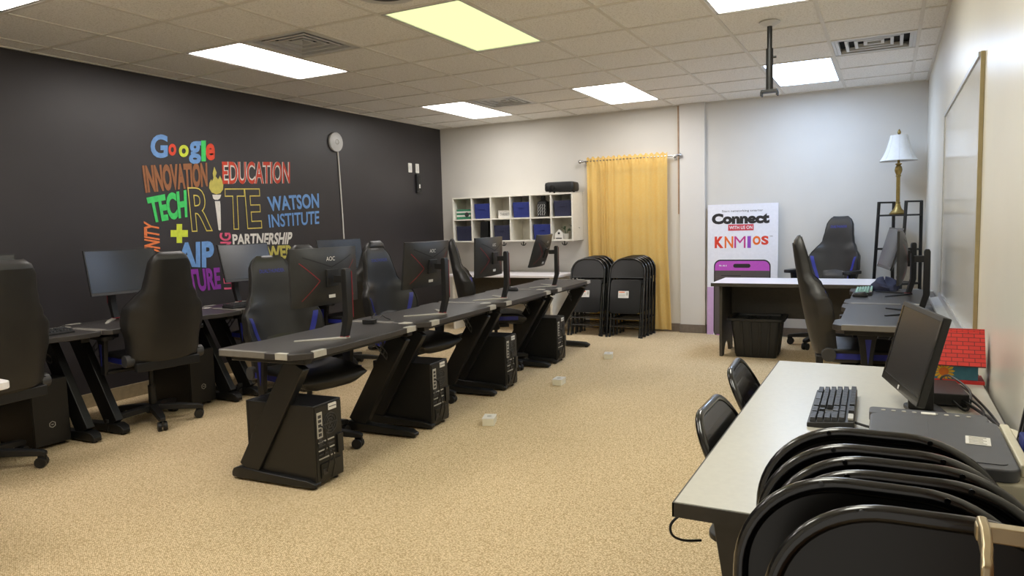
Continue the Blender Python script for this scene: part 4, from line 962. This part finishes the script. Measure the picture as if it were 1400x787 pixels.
def keyboard(label, loc, rz, kmat='key_cap', group=None):
    """local: long side X, user side -Y"""
    t = thing('keyboard', label, 'keyboard', loc, rz, group)
    b = MB(); b.prism([(-.064, 0), (.064, 0), (.064, .026), (-.064, .014)], -.2225, .2225, 'x'); body = b.build('keyboard_body', 'kb_black', t, bevel=.003)
    def key(bm, x, y, w_):
        z = .021+(y+.064)*.09; bm.loft([[(x+a*w_/2*k, y+c*.0085*k, z+zz) for a, c in ((-1, -1), (1, -1), (1, 1), (-1, 1))] for k, zz in ((1, -.006), (.82, .006))])
    k1 = MB(); k2 = MB(); k3 = MB()
    for r_ in range(5):
        y = -.048+.0195*r_; n = 14
        for c in range(n):
            if r_ == 0 and 3 < c < 10: continue
            key(k1, -.205+.0195*c, y, .0175)
    key(k1, -.078, -.048, .11)
    for c in range(13): key(k1, -.205+.0205*c, .054, .0165)
    for r_ in (0, 3, 4):
        for c in range(3): key(k2, .083+.0195*c, -.048+.0195*r_, .0175)
    key(k2, .1025, -.0285, .0175)
    for c in range(3): key(k2, .083+.0195*c, .054, .0165)
    for r_ in range(5):
        for c in range(4): key(k3, .150+.0187*c, -.048+.0195*r_, .0168)
    for bm, nm in ((k1, 'letter_keys'), (k2, 'navigation_keys'), (k3, 'number_keys')): bm.build(nm, kmat, t)
    MB().bx(.150, .207, .046, .060, .027, .033).build('media_panel', 'silver_trim', t)
    return t
kb0 = keyboard('black wired keyboard lying on the light grey table', (-.322, -1.278, ZD), -PI/2+R(1))
dup(kb0, 'black keyboard on the wall desk left of the second chair', (-4.90, -1.20, ZD), PI/2, 'keyboards on the gaming desks')
dup(kb0, 'black keyboard on the wall desk under the LEARNING lettering', (-4.90, .52, ZD), PI/2, 'keyboards on the gaming desks')
mat('mint_keys', (150, 190, 176), .5)
keyboard('black keyboard with pale mint keys on the farther right desk', (-.345, 2.63, ZD), -PI/2, 'mint_keys', 'keyboards on the gaming desks')
def mouse(label, loc, rz):
    t = thing('computer_mouse', label, 'mouse', loc, rz, 'computer mice')
    b = MB(); b.loft([[(.031*k*math.cos(2*PI*j/16), .055*k*math.sin(2*PI*j/16), z) for j in range(16)] for k, z in ((.92, 0), (1, .008), (.95, .02), (.7, .033), (.3, .038))]); b.build('shell', 'black_plastic', t)
    MB().cyl((-.004, .028, .033), (.004, .028, .033), .008, n=10).build('wheel', 'grey_plastic', t)
mouse('black mouse beside mint keyboard on the right wall desk', (-.36, 2.30, ZD), -PI/2)
mouse('black mouse on third desk of the middle row', crow(2, -.05, .42)+(ZD,), PI/2)
# crumpled cloth on the farther right desk
random.seed(5)
b = MB(); rings = []
for j in range(7):
    k = (1, 1.02, .95, .8, .6, .35, .1)[j]; z = (0, .02, .045, .062, .075, .082, .085)[j]
    rings.append([((.10*k+.018*math.sin(3*a+j*.7)*k)*math.cos(a), (.17*k+.03*math.sin(4*a+j)*k)*math.sin(a), z*(1+.35*math.sin(2*a+1))) for a in [2*PI*i/28 for i in range(28)]])
b.loft(rings); o = b.build('folded_cloth', 'navy_fabric', loc=(-.20, 2.88, ZD), rot=(0, 0, .2)); tag(o, 'crumpled dark blue cloth lying behind the mint keyboard', 'cloth')

# printer: front faces the room (-X), paper feed by the wall
t = thing('printer', 'cream and grey all-in-one printer on table beside stacked chairs', 'printer', (0, 0, 0))
PX0, PX1, PY0, PY1 = -.205, .095, -2.205, -1.785
MB().prism([(px+(PX0+PX1)/2, py+(PY0+PY1)/2) for px, py in rrect(PX1-PX0, PY1-PY0, .03)], ZD, ZD+.125).build('printer_body', 'cream_plastic', t, bevel=.006)
MB().prism([(px-.080, py-2.028) for px, py in rrect(.255, .355, .025)], ZD+.125, ZD+.150).build('scanner_lid', 'printer_grey', t, bevel=.004)
MB().prism([(px-.03, py-2.028) for px, py in rrect(.12, .30, .012)], ZD+.150, ZD+.1515).build('lid_panel', 'printer_grey', t)
cp = MB().prism([(px-.088, py-1.818) for px, py in rrect(.245, .062, .012)], ZD+.125, ZD+.148).build('control_panel', 'printer_grey', t, bevel=.003)
b = MB()
for k in range(9): b.cyl((-.18+.022*k, -1.818, ZD+.148), (-.18+.022*k, -1.818, ZD+.1495), .005, n=10)
b.build('buttons', 'silver_trim', cp); MB().bx(-.10, -.07, -1.828, -1.810, ZD+.148, ZD+.1497).build('display', 'sticker', cp)
b = MB(); b.M = Matrix.Translation((-.005, -2.03, ZD+.1516)) @ Matrix.Rotation(R(-4), 4, 'Z'); b.bx(-.022, .022, -.03, .03, 0, .0012); st_ = b.build('label_sheet', 'sticker', t)
b = MB(); b.M = Matrix.Translation((-.005, -2.03, ZD+.1530)) @ Matrix.Rotation(R(-4), 4, 'Z')
for k in range(5): b.bx(-.016, .015-.006*(k % 2), -.024+.011*k, -.020+.011*k, 0, .0006)
b.build('label_print', 'silver_trim', t)
MB().bx(.051, .068, -2.16, -1.86, ZD+.125, ZD+.150).build('feed_cover', 'cream_plastic', t, bevel=.003)
MB().bx(.072, .088, -2.03, -1.97, ZD+.12, ZD+.165).build('paper_guide', 'blue_fabric', t, bevel=.004)
ps = MB(); ps.M = Matrix.Translation((.082, -2.02, ZD+.12)) @ Matrix.Rotation(R(9), 4, 'Y'); ps.bx(-.006, .004, -.12, .12, 0, .17); sup = ps.build('paper_support', 'black_plastic', t, bevel=.003)
ps = MB(); ps.M = Matrix.Translation((.082, -2.02, ZD+.12)) @ Matrix.Rotation(R(9), 4, 'Y')
for k in range(7): ps.bx(-.009, -.006, -.10+.032*k, -.094+.032*k, .02, .16)
ps.build('support_ribs', 'grey_plastic', sup)
b = MB(); b.M = Matrix.Translation((PX0, -2.0, ZD+.05)) @ Matrix.Rotation(R(-6), 4, 'Y'); b.bx(-.155, 0, -.15, .17, 0, .010); b.build('output_tray', 'printer_grey', t, bevel=.003)

# birdhouse
t = thing('birdhouse', 'painted birdhouse with red brick roof and sunflower on the light table', 'birdhouse', (.035, -.66, ZD))
MB().bx(-.11, .105, -.06, .06, 0, .012).build('base_board', 'house_red', t, bevel=.001)
b = MB(); b.prism([(-.045, .012), (.045, .012), (.045, .08), (0, .15), (-.045, .08)], -.09, .085, 'x'); b.build('house_wall', 'house_blue', t)
for s in (-1, 1):
    rf = MB().bx(-.105, .105, -.0, .148, 0, .008); rf.build('roof_panel', 'brick_paint', t, loc=(0, s*.075, .066), rot=(R(58) if s < 0 else PI-R(58), 0, 0))
b = MB()
for k in range(14):
    a = 2*PI*k/14+.1; r0, r1 = .014, .036; c_ = (-.022, .040)
    b.add([(c_[0]+r0*math.cos(a-.2), -.0465, c_[1]+r0*math.sin(a-.2)), (c_[0]+r1*.8*math.cos(a-.16), -.0465, c_[1]+r1*.8*math.sin(a-.16)), (c_[0]+r1*math.cos(a), -.0465, c_[1]+r1*math.sin(a)), (c_[0]+r1*.8*math.cos(a+.16), -.0465, c_[1]+r1*.8*math.sin(a+.16)), (c_[0]+r0*math.cos(a+.2), -.0465, c_[1]+r0*math.sin(a+.2))], [(0, 1, 2, 3, 4)])
b.v = [(x, y, max(z, .013)) for x, y, z in b.v]
b.build('painted_petals', 'sun_yellow', t); MB().cyl((-.022, -.0455, .040), (-.022, -.047, .040), .016).build('painted_flower_centre', 'sun_orange', t)
# network box + cables
t = thing('network_box', 'small flat black network box behind the desktop monitor', 'router', (-.005, -1.0, ZD), R(6))
MB().bx(-.06, .055, -.11, .11, .006, .045).build('case', 'black_plastic', t, bevel=.004)
for sx in (-1, 1):
    for sy in (-1, 1): MB().cyl((sx*.045, sy*.09, 0), (sx*.045, sy*.09, .008), .008, n=8).build('foot', 'black_plastic', t)
def cable(lab, pts, r=.0038, grp='cables on the light grey table'):
    P = [Vector(p) for p in pts]; out = []
    for i in range(len(P)-1):
        p0, p1, p2, p3 = P[max(i-1, 0)], P[i], P[i+1], P[min(i+2, len(P)-1)]
        for k in range(8):
            s = k/8; out.append(tuple(.5*((2*p1)+(-p0+p2)*s+(2*p0-5*p1+4*p2-p3)*s*s+(-p0+3*p1-3*p2+p3)*s**3)))
    out.append(tuple(P[-1]))
    o = MB().tube(out, r, 6).build('cable', 'cable_black'); tag(o, lab, 'cable', grp)
z0 = ZD+.005
cable('black cable curling from keyboard past the printer', [(-.262, -1.45, z0+.01), (-.20, -1.46, z0), (-.15, -1.40, z0), (-.165, -1.28, z0), (-.14, -1.22, z0), (-.08, -1.24, z0)])
cable('black cable looping in front of the birdhouse', [(.015, -1.12, z0+.02), (.05, -1.15, z0), (.07, -1.0, z0+.03), (.02, -.86, z0+.05), (-.0, -.80, z0+.02), (.06, -.84, z0+.01), (.10, -1.05, z0), (.118, -1.30, z0), (.122, -1.60, z0)])
cable('black cable bundled beside the right wall edge', [(.04, -1.10, z0+.02), (.08, -1.18, z0+.008), (.105, -1.30, z0+.008), (.115, -1.50, z0+.008), (.125, -1.70, z0)], .005)
cable('thin black cable crossing table behind the printer', [(-.13, -1.50, z0), (-.03, -1.45, z0), (.05, -1.35, z0), (.09, -1.20, z0+.01), (.06, -1.05, z0+.02)])
cable('black cord loop hanging below the light table corner', [(-.56, -2.16, ZD-.04), (-.585, -2.19, ZD-.045), (-.602, -2.20, ZD-.065), (-.598, -2.20, ZD-.088), (-.575, -2.19, ZD-.100), (-.54, -2.17, ZD-.102)], .003)

# ================================================================== DOOR at the camera's right
door = struct(MB().bx(.002, .042, -3.585, -2.715, .01, 2.03).build('door_1', 'door_wood'))
b = MB(); b.M = Matrix.Translation((.002, -2.765, .965)) @ Matrix.Rotation(-PI/2, 4, 'Y'); b.lathe([(.031, 0), (.031, .006), (.022, .012), (.012, .014), (.012, .03)], 24); b.build('handle_rose', 'satin_nickel', door)
b = MB(); b.bar((-.02, -2.765, .965), (-.078, -2.765, .965), .020, .020); b.build('handle_spindle', 'satin_nickel', door, bevel=.003)
b = MB(); b.loft([[(-.070+a*.006+dx, y, z+c*h) for a, c in ((-1, -1), (1, -1), (1, 1), (-1, 1))] for y, z, h, dx in ((-2.748, .966, .013, 0), (-2.79, .966, .014, 0), (-2.82, .962, .010, -.001), (-2.835, .958, .009, -.003), (-2.852, .954, .011, -.004), (-2.860, .952, .008, -.005))]); b.build('handle_lever', 'satin_nickel', door, bevel=.004)

# ================================================================== FLOOR OUTLET BOXES
for k, (x, y, rz, lab) in enumerate(((-2.555, .40, 20, 'small white floor outlet box nearest the camera on the carpet'), (-2.60, 1.67, 5, 'small white floor outlet box in the middle of the three'), (-2.61, 2.90, 15, 'small white floor outlet box farthest away toward the curtain'))):
    t = thing('floor_outlet', lab, 'outlet box', (x, y, 0), R(rz), 'white floor outlet boxes')
    MB().bx(-.04, .04, -.06, .06, 0, .048).build('outlet_body', 'box_cream', t, bevel=.004)
    MB().bx(-.042, .042, -.062, .062, .048, .053).build('cover_plate', 'white_plastic', t, bevel=.002)
    MB().cyl((0, 0, .052), (0, 0, .055), .016, n=14).build('socket_ring', 'silver_trim', t)
# small things on the middle desks
x, y = crow(0, -.06, .50); t = thing('usb_hub', 'small black USB hub with cables between first and second middle desks', 'usb hub', (x, y, ZD), R(20))
MB().bx(-.04, .04, -.03, .03, 0, .03).build('hub_case', 'black_plastic', t, bevel=.004)
MB().tube([(0, .03, .02), (.02, .07, .06), (-.01, .10, .05), (-.03, .13, .008)], .003, 6).build('hub_cable', 'cable_black', t)
MB().tube([(.03, .03, .02), (.06, .08, .045), (.07, .13, .02), (.09, .16, .006)], .003, 6).build('hub_cable', 'cable_black', t)
